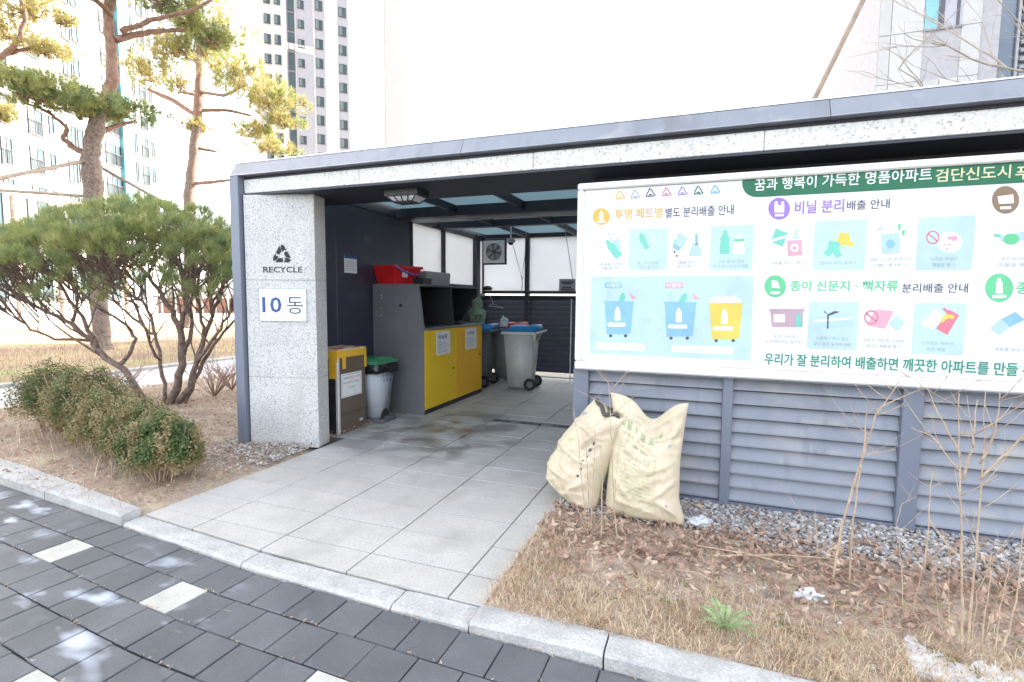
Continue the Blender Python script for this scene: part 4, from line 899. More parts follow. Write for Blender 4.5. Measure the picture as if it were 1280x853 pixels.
# things on the cabinet
def tub(name, label, cat, c, b, t, h, mat, wall=.01, group=None):
    T = thing(name, label, cat, c); mb = MB(); (bx, by), (tx, ty) = b, t
    mb.frustum((-bx,bx,-by,by), (-tx,tx,-ty,ty), 0, h); 
    mb.f.pop(1); mb.m.pop(1); mb.sm.pop(1)
    i = len(mb.v); k = wall
    mb.v += [(-tx+k,-ty+k,h),(tx-k,-ty+k,h),(tx-k,ty-k,h),(-tx+k,ty-k,h),(-bx+k,-by+k,k),(bx-k,-by+k,k),(bx-k,by-k,k),(-bx+k,by-k,k)]
    for f in [(4,5,i+1,i),(5,6,i+2,i+1),(6,7,i+3,i+2),(7,4,i,i+3),(i,i+1,i+5,i+4),(i+1,i+2,i+6,i+5),(i+2,i+3,i+7,i+6),(i+3,i,i+4,i+7),(i+4,i+5,i+6,i+7)]: mb.f.append(f); mb.m.append(0); mb.sm.append(False)
    build(mb, 'tub', mat, T, local=True); return T
rb = tub('red_basket', 'red plastic basket with purple carry strap on top of the cabinet', 'basket', (-3.87, 5.99, 1.68), (.15,.20), (.20,.25), .235, red_m)
build(MB().box(-.215,.215,-.265,-.252,.205,.24).box(-.215,.215,.252,.265,.205,.24).box(.202,.215,-.252,.252,.205,.24).box(-.215,-.202,-.252,.252,.205,.24), 'rim', red_m, rb, local=True)
mb = MB(); mb.tube([(.218,-.24,.235),(.235,-.12,.17),(.24,.0,.135),(.238,.12,.125),(.22,.25,.16)], .014, 8); build(mb, 'strap', purple_m, rb, local=True)
o = build(MB().add([(.183,-.10,.09),(.183,.0,.09),(.198,.0,.17),(.198,-.10,.17)], [(0,1,2,3)]), 'label_patch', paper_m, rb, local=True); o.location = (.004,0,0)
rb.rotation_euler = (0,0,R_(-14))
cl = tub('clear_crate', 'grey translucent plastic crate on the cabinet behind a black tub', 'crate', (-3.84, 6.78, 1.68), (.16,.34), (.17,.36), .20, clearbox_m, .008)
bt = tub('black_tub', 'small black plastic tub beside the red basket on the cabinet', 'tub', (-3.60, 6.18, 1.68), (.07,.11), (.08,.12), .09, black_m, .008)

# --- wheelie bins
def wheelie(label, loc, rz, lid, shade=None):
    T = thing('wheelie_bin', label, 'bin', loc, rz, 'wheelie bins at the back of the shelter')
    body = shade or binbody_m
    mb = MB(); mb.frustum((-.20,.17,-.20,.20), (-.27,.24,-.25,.25), .03, .94)
    me = mb.mesh('x', body); bm = bmesh.new(); bm.from_mesh(me); bmesh.ops.bevel(bm, geom=[e for e in bm.edges], offset=.03, segments=3, affect='EDGES')
    build(MB().bm(bm, 0, None, True), 'body', body, T, local=True)
    build(MB().cbox(-.305,.285,-.275,.275,.915,.965,.012), 'rim', body, T, local=True)
    mb = MB(); mb.tube([(.27,-.23,.94),(.345,-.23,.965),(.36,-.2,.97),(.36,.2,.97),(.345,.23,.965),(.27,.23,.94)], .017, 8)
    mb.prism([(.24,.80),(.29,.915),(.24,.915)], 'y', -.2, -.18); mb.prism([(.24,.80),(.29,.915),(.24,.915)], 'y', .18, .2)
    build(mb, 'handle', body, T, local=True)
    mb = MB(); mb.prism([(-.315,.967),(-.32,.98),(-.27,1.0),(.10,1.06),(.255,1.075),(.29,1.05),(.29,.967)], 'y', -.272, .272)
    me = mb.mesh('x', lid); bm = bmesh.new(); bm.from_mesh(me); bmesh.ops.bevel(bm, geom=[e for e in bm.edges], offset=.012, segments=2, affect='EDGES')
    l = build(MB().bm(bm, 0, None, True), 'lid', lid, T, local=True)
    mb = MB(); mb.cbox(-.17,.06,-.19,.19,1.02,1.062,.012); build(mb, 'lid_panel', lid, l, local=True)
    mb = MB(); mb.tube([(.185,-.245,.10),(.185,.245,.10)], .013, 8); build(mb, 'axle', steel_m, T, local=True)
    for s in (-1, 1):
        mb = MB(); y0 = s*.232; mb.lathe([(.055,-.022),(.09,-.024),(.10,-.014),(.10,.014),(.09,.024),(.055,.022)], 24, (.19,y0,.10), 'y')
        wo = build(mb, 'wheel', rubber_m, T, local=True)
        mb = MB(); mb.lathe([(0,-.018),(.02,-.02),(.05,-.012),(.056,-.016),(.056,.016),(.05,.012),(.02,.02),(0,.018)], 16, (.19,y0,.10), 'y'); build(mb, 'rim', cab_m, wo, local=True)
    return T
dgrey = pm('bin_dark_grey', (.16,.16,.165), .5, col2=(.13,.13,.135), scale=6)
wheelie('light grey wheelie bin with blue lid, nearest of the wheelie bins, wheels showing', (-2.86, 8.20, 0), R_(4), bluelid_m)
wheelie('wheelie bin with red lid behind the other two wheelie bins', (-3.40, 8.98, 0), R_(-3), redlid_m, pm('bin_mid_grey', (.26,.265,.265), .5))
wheelie('dark grey wheelie bin with blue lid just past the cabinet end, green sack on it', (-3.66, 8.18, 0), R_(2), bluelid_m, dgrey)
def blob(name, c, r, seed, mat, label, cat, fl=.25, amp=.2, prof=None):
    bm = bmesh.new(); bmesh.ops.create_icosphere(bm, subdivisions=4, radius=1)
    for v in bm.verts:
        d = v.co.copy(); n_ = 1+amp*mnoise.noise(d*2.2+Vector((seed,0,0)))+amp*.5*mnoise.noise(d*5+Vector((0,seed,0)))
        z = d.z*n_; k = prof(z) if prof else 1
        v.co = Vector((d.x*n_*r[0]*k, d.y*n_*r[1]*k, max(z, -1+fl)*r[2]))
    zmin = min(v.co.z for v in bm.verts)
    for v in bm.verts: v.co.z -= zmin
    mb = MB().bm(bm, 0, None, True); o = build(mb, name, mat); o.location = c; o.rotation_euler = (0,0,seed); WL[o.name] = tuple(c); return tag(o, label, cat)
sk = blob('green_sack', (-3.63, 8.06, 1.045), (.15,.15,.26), 1.3, sackg_m, 'green tied sack printed 77 standing on a wheelie bin lid', 'sack', .2, .22, lambda z: 1.0 if z < .15 else (1-.5*min(1,(z-.15)/.25) if z < .4 else .5+.35*min(1,(z-.4)/.4)))
sk.rotation_euler = (0,0,0)
mb = MB(); text_fit(mb, '77', Vector((.03,-.19,.10)), Vector((.11,.07,0)), Vector((0,0,.085)), .018); build(mb, 'lettering', black_m, sk, local=True)
blob('white_plastic_bag', (-3.36, 8.62, 1.0), (.10,.07,.10), 2.1, film_m, 'crumpled white plastic bag on the bin lids beside the green sack', 'plastic bag', .3, .5)
blob('black_cloth', (-4.02, 9.40, 1.662), (.10,.06,.05), 4.1, black_m, 'small crumpled black cloth on the sill of the back window corner', 'cloth', .3, .3)

# ================================================================== WOVEN BAGS
def sack(name, label, O, r, up, n, L, Rr_, top, T, seed, NU=56, NV=68, folds=()):
    """pillow-like sack: O base point, r/up/n axes; L,Rr_ = outline half widths vs v; top(u) = height of the mouth"""
    O, r, up, n = Vector(O), Vector(r).normalized(), Vector(up).normalized(), Vector(n).normalized()
    def front(u, v, side=1):
        x = np.interp(v, L[0], L[1])*(1-u)/2 + np.interp(v, Rr_[0], Rr_[1])*(1+u)/2
        z = v*top(u)
        e = max(0.0, 1-abs(u)**2.6)**.55 * (max(0.0, 1-((v-.36)/.66)**2 if v > .36 else 1-((.36-v)/.42)**3)**.7)
        cr = .022*vn(x*7+seed, z*5, seed)+.018*(.35-abs(vn(x*9+z*7, z*9-x*4, seed)))+.016*(.3-abs(vn(x*15-z*11+seed, z*13+x*6, 2)))+.009*(.3-abs(vn(x*34+z*22, z*21-x*19, seed)))
        for fx0, fz0, fx1, fz1, am, fw in folds:
            ex, ez = fx1-fx0, fz1-fz0; tt = max(0, min(1, ((x-fx0)*ex+(z-fz0)*ez)/(ex*ex+ez*ez))); dx_, dz_ = x-fx0-ex*tt, z-fz0-ez*tt
            dd_ = math.hypot(dx_, dz_)+.004*vn(x*20, z*20, seed); cr += am*math.exp(-(dd_/fw)**2)*(.35+.65*math.sin(math.pi*min(1, tt*.9+.05)))
        cr *= min(1, 6*(1-abs(u)))*min(1, 8*min(1-v, v+.02)) if side > 0 else .4
        th = T*(.62 if side > 0 else .38)*e
        return O + r*x + up*z + n*(side*(th+.004)+cr*1.25*side)
    mb = MB(); vs_ = []
    for side in (1, -1):
        for j in range(NV+1):
            for i in range(NU+1): vs_.append(front(-1+2*i/NU, j/NV, side))
    W_ = NU+1; H_ = NV+1; fs = []
    for s in (0, 1):
        o = s*W_*H_
        for j in range(NV):
            for i in range(NU):
                q = (o+j*W_+i, o+j*W_+i+1, o+(j+1)*W_+i+1, o+(j+1)*W_+i); fs.append(q if s == 0 else q[::-1])
    for j in range(NV):
        for i in (0, NU):
            a, b = j*W_+i, (j+1)*W_+i; q = (a, b, b+W_*H_, a+W_*H_); fs.append(q if i == 0 else q[::-1])
    for i in range(NU):
        for j in (0, NV):
            a, b = j*W_+i, j*W_+i+1; q = (a, b, b+W_*H_, a+W_*H_); fs.append(q[::-1] if j == 0 else q)
    mb.add(vs_, fs, 0, True)
    T_ = thing(name, label, 'sack', tuple(O)); build(mb, 'bag', bag_m, T_)
    return T_, front
bag2, fr2 = sack('woven_sack', 'cream woven sack with green printing standing against the louvred wall', (-.345, 3.50, .028), (1,-.05,0), (0.02,.30,.95), (0.05,-.95,.30),
    ([0,.08,.3,.6,.85,1],[-.235,-.262,-.262,-.262,-.27,-.30]), ([0,.06,.2,.5,.8,1],[.275,.262,.225,.215,.23,.245]), lambda u: .80-.13*math.exp(-((u-.15)/.42)**2)-.015*u + .02*abs(u), .27, 1.0, folds=[(.22,.76,-.02,.58,.030,.022),(.24,.70,.10,.45,.026,.02),(-.27,.72,-.02,.62,.022,.02),(.20,.40,.02,.30,.020,.016),(.23,.30,.05,.14,.020,.016),(-.26,.30,-.10,.12,.018,.016),(.1,.12,.26,.03,.024,.018),(-.22,.10,.05,.05,.016,.014),(.21,.56,.08,.50,-.018,.014),(-.1,.45,.12,.38,-.014,.012)])
def sack_text(mb, fr, body, u0, u1, v0, v1, bold, mi):
    v, f, a = text2d(body, bold)
    def pt_(a_, b_):
        u = u0+(u1-u0)*a_; q = v0+(v1-v0)*b_; p = fr(u, q); e = .002
        nn_ = (fr(min(u+.02,1), q)-fr(u-.02, q)).cross(fr(u, q+.01)-fr(u, q-.01)).normalized(); return p+nn_*e
    mb.add([pt_(*p) for p in v], f, mi)
def sack_rect(mb, fr, u0, u1, v0, v1, mi):
    k = 24; 
    def pt_(u, q):
        nn_ = (fr(min(u+.02,1), q)-fr(u-.02, q)).cross(fr(u, q+.01)-fr(u, q-.01)).normalized(); return fr(u, q)+nn_*.002
    lng = abs(u1-u0) > abs(v1-v0)
    vs_ = []
    for i in range(k+1):
        t = i/k
        if lng: vs_ += [pt_(u0+(u1-u0)*t, v0), pt_(u0+(u1-u0)*t, v1)]
        else: vs_ += [pt_(u1, v0+(v1-v0)*t), pt_(u0, v0+(v1-v0)*t)]
    mb.add(vs_, [(2*i, 2*i+2, 2*i+3, 2*i+1) for i in range(k)], mi)
mb = MB(); sack_text(mb, fr2, '곡봉 1 호 포대', -.72, .42, .715, .80, .008, 0); build(mb, 'lettering', inkg_m, bag2)
mb = MB(); sack_text(mb, fr2, '배출용 마대 50L', -.6, .2, .655, .69, 0, 0); sack_text(mb, fr2, '폐기물 전용', -.55, .12, .60, .635, 0, 0)
for q in range(9): 
    u1 = -.05+.3*((q*37) % 10)/10; sack_rect(mb, fr2, -.62, u1, .455-q*.036, .466-q*.036, 0)
    sack_rect(mb, fr2, u1+.05, min(.28, u1+.3), .455-q*.036, .463-q*.036, 0)
sack_text(mb, fr2, '종량제 봉투 사용', -.55, .2, .50, .54, 0, 0)
for a in [(-.72,.34,.555,.562),(-.72,.34,.10,.107),(-.72,-.705,.107,.555),(.325,.34,.107,.555)]: sack_rect(mb, fr2, *a, 0)
build(mb, 'fine_print', inkg2_m, bag2)
mb = MB()
for u, q in ((.66,.64),(.62,.14)):
    p = fr2(u, q); nn_ = Vector((0.05,-.95,.30)).normalized(); a = nn_.orthogonal().normalized(); b = nn_.cross(a)
    mb.add([p+nn_*.006+(a*math.cos(t)+b*math.sin(t))*.010 for t in [2*math.pi*k/12 for k in range(12)]], [tuple(range(12))])
build(mb, 'eyelet', wall_grey, bag2)
bag1, fr1 = sack('woven_sack', 'yellowish woven sack slumped sideways against the printed sack, mouth folded over', (-.835, 3.60, .026), (.80,-.52,0), (.14,.24,.95), (-.45,-.85,.28),
    ([0,.06,.15,.35,.6,.85,1],[-.03,-.17,-.285,-.285,-.20,-.10,-.02]), ([0,.1,.3,.6,.85,1],[.19,.20,.20,.235,.26,.29]), lambda u: .72-.05*u-.05*math.exp(-((u-.1)/.3)**2), .30, 4.2, folds=[(-.12,.60,.20,.50,.026,.02),(-.22,.42,.15,.30,.022,.018),(.24,.62,.05,.36,.026,.02),(-.24,.22,.05,.16,.022,.016),(.18,.2,.02,.06,.022,.016),(-.1,.05,.16,.12,-.016,.012),(-.2,.33,0,.44,-.014,.012)])
for k in range(6):
    mb = MB(); sack_rect(mb, fr1, .60+.02*(k % 2), .67, .30+k*.07, .325+k*.07+.008*(k % 3), 0); build(mb, 'print_mark', ink_m, bag1)
p = fr1(-.55,.86); mb = MB(); mb.lathe([(0,0),(.014,-.004),(.016,0)], 10, (p.x-.003,p.y-.012,p.z+.003), 'y'); build(mb, 'eyelet', wall_grey, bag1)
# dark mouth fold with a bit of black liner showing
mb = MB(); pts = [fr1(-.75+1.6*k/14, .985)+Vector((0,.0,.012+.008*math.sin(k*1.7))) for k in range(15)]; mb.tube(pts, [.008]+[.016]*13+[.006], 6); build(mb, 'liner_edge', pm('liner_dark', (.05,.05,.055), .4), bag1)
# scrap of film beside the sack, foam lump
o = blob('plastic_scrap', (.02, 3.50, .04), (.075,.045,.035), .6, film_m, 'crumpled clear plastic scrap on the gravel right of the printed sack', 'plastic scrap', .4, .5)
p = gz(1010, 748, .04); o = blob('foam_lump', (p.x, p.y, .035), (.055,.035,.028), 3.6, snow_m, 'small white broken lump on the soil, left of the snow strip', 'litter', .3, .8)

# ================================================================== GROUND COVER
def inframe(x, y, z, m=60):
    dx, dy, dz = x, y, z-H
    zc = dx*FW.x+dy*FW.y+dz*FW.z
    u = CX+F*(dx*RT.x+dy*RT.y+dz*RT.z)/np.maximum(zc,.01); v = CY-F*(dx*UP.x+dy*UP.y+dz*UP.z)/np.maximum(zc,.01)
    return (zc > .1)&(u > -m)&(u < 1280+m*4)&(v < 853+m*3)
def bladefield(name, N, reg, hgt, wid, lean, mats, label, cat, dens=None, z0=.03, seed=0, bend=True):
    g_ = np.random.default_rng(seed); x0, x1, y0, y1 = reg
    x = g_.uniform(x0, x1, N); y = g_.uniform(y0, y1, N)
    if dens is not None: k = g_.uniform(0, 1, N) < dens(x, y); x, y = x[k], y[k]
    k = inframe(x, y, 0); x, y = x[k], y[k]; N = len(x)
    a = g_.uniform(0, 2*math.pi, N); h = g_.uniform(*hgt, N); ln = g_.uniform(*lean, N); w_ = g_.uniform(*wid, N)
    d = np.stack([np.cos(a), np.sin(a), np.zeros(N)], 1); s = np.stack([-np.sin(a), np.cos(a), np.zeros(N)], 1)
    b = np.stack([x, y, np.full(N, z0)+g_.uniform(-.004,.006,N)], 1); upv = np.array([0,0,1.0])
    mid = b + d*(h*ln*.4)[:,None] + upv*(h*.62*np.sqrt(np.clip(1-ln**2,0.03,1)))[:,None]
    tip = b + d*(h*ln)[:,None] + upv*(h*np.sqrt(np.clip(1-ln**2,.01,1))*.85)[:,None]
    w2 = (w_/2)[:,None]
    q1 = np.stack([b-s*w2, b+s*w2, mid+s*w2*.8], 1); q2 = np.stack([b-s*w2, mid+s*w2*.8, mid-s*w2*.8], 1); q3 = np.stack([mid-s*w2*.8, mid+s*w2*.8, tip], 1)
    V = np.concatenate([q1, q2, q3], 0); mi = np.tile(g_.integers(0, len(mats), N), 3)
    o = tris(name, V, mats, mi); kind(o, 'stuff'); return tag(o, label, cat)
def leaffield(name, N, reg, size, mats, label, cat, dens=None, z0=.045, seed=0, tilt=.5, asp=.5, pile=.02):
    g_ = np.random.default_rng(seed); x0, x1, y0, y1 = reg
    x = g_.uniform(x0, x1, N); y = g_.uniform(y0, y1, N)
    if dens is not None: k = g_.uniform(0, 1, N) < dens(x, y); x, y = x[k], y[k]
    k = inframe(x, y, 0); x, y = x[k], y[k]; N = len(x)
    a = g_.uniform(0, 2*math.pi, N); L = g_.uniform(*size, N); tl = g_.normal(0, tilt, N); rl = g_.normal(0, tilt, N)
    d = np.stack([np.cos(a)*np.cos(tl), np.sin(a)*np.cos(tl), np.sin(tl)], 1); s = np.stack([-np.sin(a)*np.cos(rl), np.cos(a)*np.cos(rl), np.sin(rl)], 1)
    n = np.cross(d, s); c = np.stack([x, y, np.full(N, z0)+g_.uniform(0, pile, N)], 1)
    L_ = L[:,None]; W_ = L_*asp; cu = (L*g_.uniform(.05,.3,N))[:,None]
    p0 = c-d*L_/2+n*cu; p1 = c-s*W_/2+n*cu*.3; p2 = c+s*W_/2+n*cu*.3; p3 = c+d*L_/2+n*cu; 
    V = np.concatenate([np.stack([p0,p1,c],1), np.stack([p0,c,p2],1), np.stack([p1,p3,c],1), np.stack([c,p3,p2],1)], 0)
    mi = np.tile(g_.integers(0, len(mats), N), 4); o = tris(name, V, mats, mi); kind(o, 'stuff'); return tag(o, label, cat)
def sm(a, b, t): t = np.clip((t-a)/(b-a), 0, 1); return t*t*(3-2*t)
def nz2(x, y, f, s=0): return .5+.5*(np.sin(x*f*1.3+s)*np.cos(y*f*1.1-s*2)*.6+np.sin(x*f*2.9+y*f*1.7+s)*.4)
# straw-like grass close to the kerb and the walkway edge
bladefield('dry_grass', 75000, (-.96,3.2,2.18,3.4), (.03,.085), (.0018,.004), (.55,.985), [straw_m, straw_m, leaf_litter2, needlelit_m], 'short straw coloured dry grass in the planting bed', 'grass',
    lambda x, y: np.clip(np.maximum(1-sm(2.35,2.95,y+.12*nz2(x,y,3)), (1-sm(-.9,-.35,x))*(1-sm(2.8,3.5,y))) *(.35+.65*nz2(x,y,5,1)), 0, 1), .035, 1)
bladefield('pine_straw', 26000, (-8.6,-3.58,2.3,6.5), (.05,.13), (.002,.004), (.86,.995), [needlelit_m, leaf_litter, straw_m, needlelit_m], 'reddish brown pine straw under the shrubs', 'pine straw', lambda x, y: .35+.65*nz2(x,y,2,2), .03, 2)
bladefield('dry_lawn_grass', 22000, (-24,-10.75,2.4,22), (.05,.16), (.006,.014), (.3,.9), [straw_m, straw_m, needlelit_m, moss_m], 'dry winter lawn grass beyond the path', 'grass', lambda x, y: (.3+.7*nz2(x,y,.8,2))*np.clip(1.2+ (x+10)/18, .25, 1), .03, 3)
leaffield('leaf_litter', 12000, (-.95,3.4,2.45,3.88), (.03,.075), [leaf_litter, leaf_litter, leaf_litter2, leaf_litter], 'curled brown fallen leaves in the planting bed', 'leaf litter',
    lambda x, y: np.clip(np.exp(-((y-3.12+.12*x*0)/.30)**2)*(.35+.75*nz2(x,y,4,3)) + .10, 0, 1), .04, 4, .5, .42, .035)
leaffield('leaf_scatter', 5000, (-8.6,-3.6,2.4,6.0), (.02,.055), [leaf_litter, leaf_litter2, needlelit_m], 'small brown fallen leaves in the shrub bed', 'leaf litter', lambda x, y: .3+.7*nz2(x,y,3), .03, 5, .4, .5)
leaffield('moss_patch', 5000, (-.4,2.6,2.4,3.1), (.008,.022), [moss_m], 'small green moss patches in the planting bed', 'moss', lambda x, y: (nz2(x*1.3,y*2,6,4) > .73)*.9, .042, 6, .5, .6, .012)
bladefield('kerb_needles', 700, (-6,1.5,1.75,2.32), (.04,.11), (.0018,.003), (.975,.999), [needlelit_m, leaf_litter2], 'brown pine needles gathered along the kerb foot and paver joints', 'pine needles',
    lambda x, y: np.clip(np.exp(-((y-np.interp(x,KX,KYF)+.02)/.03)**2)*((x > -1.45)|(x < -3.6))*.9+.05*(y < np.interp(x,KX,KYF)-.02), 0, 1), -.026, 7)
leaffield('joint_debris', 60000, (-6,1.2,.9,2.3), (.006,.026), [needlelit_m, leaf_litter2, straw_m], 'tan bits of dry debris caught in the paver joints', 'debris',
    lambda x, y: np.exp(-(((np.interp(x,KX,KYF)-.008-y+PD/2) % PD-PD/2)/.008)**2)*(y < np.interp(x,KX,KYF))*np.clip(nz2(x,y,7,2)*1.6-.55,0,1)*.9, -.0285, 31, .25, .22, .004)
# gravel strip along the louvred wall
def gravel(name, N, reg, dens, label, seed, sz=(.012,.03), z0=.04):
    g_ = np.random.default_rng(seed); x0, x1, y0, y1 = reg
    x = g_.uniform(x0, x1, N); y = g_.uniform(y0, y1, N); k = g_.uniform(0,1,N) < dens(x,y); x, y = x[k], y[k]
    k = inframe(x, y, 0); x, y = x[k], y[k]; N = len(x)
    bm = bmesh.new(); bmesh.ops.create_icosphere(bm, subdivisions=1, radius=1); bm.verts.ensure_lookup_table()
    bv = np.array([v.co[:] for v in bm.verts]); bf = np.array([[v.index for v in f.verts] for f in bm.faces]); bm.free()
    r = g_.uniform(*sz, N)*.6; sc_ = np.stack([r*g_.uniform(.8,1.5,N), r*g_.uniform(.6,1.2,N), r*g_.uniform(.5,.8,N)], 1)
    jit = 1+g_.uniform(-.22,.22,(N,len(bv),1)); an = g_.uniform(0,6.28,N); c, s = np.cos(an), np.sin(an)
    v = bv[None]*jit*sc_[:,None,:]; vx = v[...,0]*c[:,None]-v[...,1]*s[:,None]; vy = v[...,0]*s[:,None]+v[...,1]*c[:,None]
    v = np.stack([vx+x[:,None], vy+y[:,None], v[...,2]+z0+g_.uniform(-.004,.008,N)[:,None]], -1)
    V = v[:,bf,:].reshape(-1,3,3); mi = np.repeat(g_.integers(0,3,N), len(bf))
    o = tris(name, V, [gravel_m, MATS['gravel_pale'], MATS['gravel_dark']], mi); kind(o, 'stuff'); return tag(o, label, 'gravel')
pm('gravel_pale', (.60,.58,.56), .8, col2=(.38,.37,.36), scale=20); pm('gravel_dark', (.27,.26,.26), .8, col2=(.27,.23,.20), scale=20)
gravel('gravel', 11000, (-.94,3.6,3.2,3.93), lambda x, y: np.clip(sm(3.38,3.72,y+.1*nz2(x,y,5)+.10*(x>.3)), 0, 1)*.95+.03, 'grey gravel strip along the foot of the louvred wall', 11)
gravel('pillar_gravel', 2600, (-5.2,-3.58,3.0,3.97), lambda x, y: np.clip(1.25-np.hypot((x+3.85)/.75,(y-3.8)/.55), 0, 1), 'grey gravel patch at the foot of the granite pillar', 12, (.012,.028), .03)
gravel('bed_pebbles', 900, (-.9,3,2.3,3.4), lambda x, y: .35+0*x, 'scattered small pebbles on the planting bed soil', 13, (.008,.018), .04)
# snow strip
def snow(name, pix, label, z0=.035, h=.02, seed=0):
    pts = [gz(x, y, .04) for x, y in pix]; c = sum(pts, Vector())/len(pts)
    bm = bmesh.new(); f = bm.faces.new([bm.verts.new((p.x, p.y, 0)) for p in pts])
    bmesh.ops.triangulate(bm, faces=[f]); bmesh.ops.subdivide_edges(bm, edges=bm.edges[:], cuts=3, use_grid_fill=True); bmesh.ops.subdivide_edges(bm, edges=bm.edges[:], cuts=2, use_grid_fill=True)
    bset = {v for e in bm.edges if e.is_boundary for v in e.verts}
    for v in bm.verts:
        n_ = vn(v.co.x, v.co.y, seed, 14)
        if v in bset: v.co.z = z0-.012; v.co.x += .02*n_; v.co.y += .02*vn(v.co.x, v.co.y, 9, 12)
        else: v.co.z = z0+h*.55+h*.45*n_+.006*vn(v.co.x, v.co.y, 4, 50)
    bmesh.ops.recalc_face_normals(bm, faces=bm.faces)
    if bm.faces[:][0].normal.z < 0: bmesh.ops.reverse_faces(bm, faces=bm.faces)
    o = build(MB().bm(bm, 0, None, True), name, snow_m); kind(o, 'stuff'); return tag(o, label, 'snow')
snow('snow', [(1128,797),(1138,794),(1150,806),(1166,812),(1190,824),(1208,833),(1228,824),(1252,836),(1285,834),(1330,848),(1340,900),(1290,895),(1240,872),(1195,852),(1165,846),(1140,838),(1132,820)], 'melting strip of old snow at the foot of the bare saplings')

# ================================================================== BARE SAPLINGS
def twigplant(name, label, stems, seed, Ys, group=None, r0=.007, side=5, mat=None, z=.03):
    """stems: pixel polylines in plane Ys, with random side twigs"""
    rd = random.Random(seed); base = onY(*stems[0][0], Ys); base.z = z
    T = thing(name, label, 'sapling', tuple(base), 0, group); mat = mat or twig_m
    for st in stems:
        yo = rd.uniform(-.04, .04); pts = [onY(x, y, Ys+yo*i) for i, (x, y) in enumerate(st)]; pts[0].z = (z-.01) if pts[0].z < .14 else pts[0].z
        fine = []
        for i in range(len(pts)-1):
            for k in range(4): t = k/4; fine.append(pts[i].lerp(pts[i+1], t)+Vector((rd.uniform(-1,1), rd.uniform(-1,1), 0))*.003)
        fine.append(pts[-1]); n_ = len(fine); R0 = r0*rd.uniform(.75, 1.1)*(1 if fine[0].z < .1 else .5)
        mb = MB(); mb.tube(fine, [R0*(1-.72*i/(n_-1))*(1.18 if i % 3 == 0 else 1) for i in range(n_)], 6)
        for s in range(side):
            i = rd.randint(n_//3, n_-2); a = rd.uniform(0, 6.28); d = Vector((math.cos(a), math.sin(a)*.7, rd.uniform(.3, 1.0))).normalized(); L = rd.uniform(.06, .22)
            q = [fine[i]+d*L*t+Vector((0,0,.03*t*t)) for t in (0,.35,.7,1)]; mb.tube(q, [R0*.42,R0*.34,R0*.26,R0*.12], 4)
            if rd.random() < .6: e = (d+Vector((rd.uniform(-1,1), rd.uniform(-1,1), .2))*.8).normalized(); mb.tube([q[2], q[2]+e*L*.5], [R0*.24,R0*.1], 4)
        build(mb, 'stem', mat, T)
    return T
twigplant('bare_sapling', 'slender bare sapling growing in front of the two woven sacks', [[(772,705),(768,640),(765,560),(761,480)],[(761,480),(745,462)],[(762,490),(790,458)],[(766,510),(722,488)],[(764,520),(800,490)],[(752,672),(753,600),(750,545)]], 1, 3.05, None, .006, 3)
twigplant('bare_sapling', 'thin fan of bare twigs before the left slumped sack', [[(735,658),(727,600),(722,545),(717,512)],[(737,656),(735,600),(731,540)],[(738,655),(742,590),(744,530)],[(736,652),(715,620),(688,603)],[(741,655),(765,632),(800,640)]], 2, 3.12, None, .004, 2)
twigplant('bare_sapling', 'leaning pair of bare stems crossing before the middle louvre bay', [[(1040,722),(1052,660),(1075,580),(1095,520),(1123,478)],[(1062,722),(1066,650),(1078,570),(1085,505),(1096,502)],[(1090,515),(1130,495),(1160,484)],[(1087,545),(1050,515)],[(1075,570),(1120,562)]], 3, 3.0, None, .0065, 3)
twigplant('bare_sapling', 'tallest bare sapling, two straight stems before the right louvre bay', [[(1203,818),(1203,740),(1201,640),(1199,560),(1199,492)],[(1208,815),(1218,720),(1226,610),(1232,490)],[(1200,590),(1165,545),(1138,535)],[(1201,570),(1180,530),(1158,484)],[(1224,600),(1260,565),(1292,530)],[(1226,580),(1245,540),(1250,488)],[(1202,600),(1216,560),(1222,500)]], 4, 2.30, None, .0085, 4)
twigplant('bare_sapling', 'bent bare stem at the right edge beside the tallest sapling', [[(1245,822),(1262,790),(1272,740),(1280,660),(1284,600)],[(1242,818),(1250,760),(1262,700)],[(1225,815),(1235,750),(1240,690)]], 5, 2.33, None, .007, 4)
twigplant('bare_sapling', 'cut-off bare stub with a pale tip near the right wall post', [[(1155,712),(1160,660),(1163,610),(1166,592)],[(1161,650),(1190,690),(1210,700)]], 6, 2.85, None, .007, 2)
twigplant('bare_sapling', 'short forked bare twig with curled tip below the right wall post', [[(1130,765),(1126,700),(1121,655)],[(1121,655),(1128,630),(1146,621)],[(1140,770),(1150,720),(1158,690)]], 7, 2.55, None, .0045, 3)
twigplant('bare_sapling', 'low spray of thin bare twigs left of the snow strip', [[(1180,800),(1172,760),(1165,700)],[(1190,808),(1185,750),(1188,690)],[(1215,812),(1222,740),(1240,700),(1270,660)],[(1230,800),(1250,740),(1285,690)]], 8, 2.42, None, .0045, 4)
twigplant('bare_sapling', 'single stray bare twig leaning before the middle louvre bay', [[(1018,668),(1000,640),(975,602)],[(1022,700),(1020,660),(1018,630)]], 9, 3.35, None, .0045, 1)
# dead sticks on the soil
for k, (x0, y0, x1, y1, lb) in enumerate([(870,682,1010,712,'long thin dead stick lying on the leaf litter right of the sacks'),(900,695,1060,700,'straight dead stick lying across the litter below the louvres'),(845,712,895,728,'short dead stick on the soil below the printed sack'),(690,650,722,662,'short pale stick beside the walkway edge')]):
    a, b = gz(x0, y0, .075), gz(x1, y1, .07); mb = MB(); mb.tube([a, a.lerp(b,.5)+Vector((0,.01,.012)), b], [.005,.0045,.003], 5); o = build(mb, 'dead_stick', twig_m); base_to(o, a); tag(o, lb, 'stick')
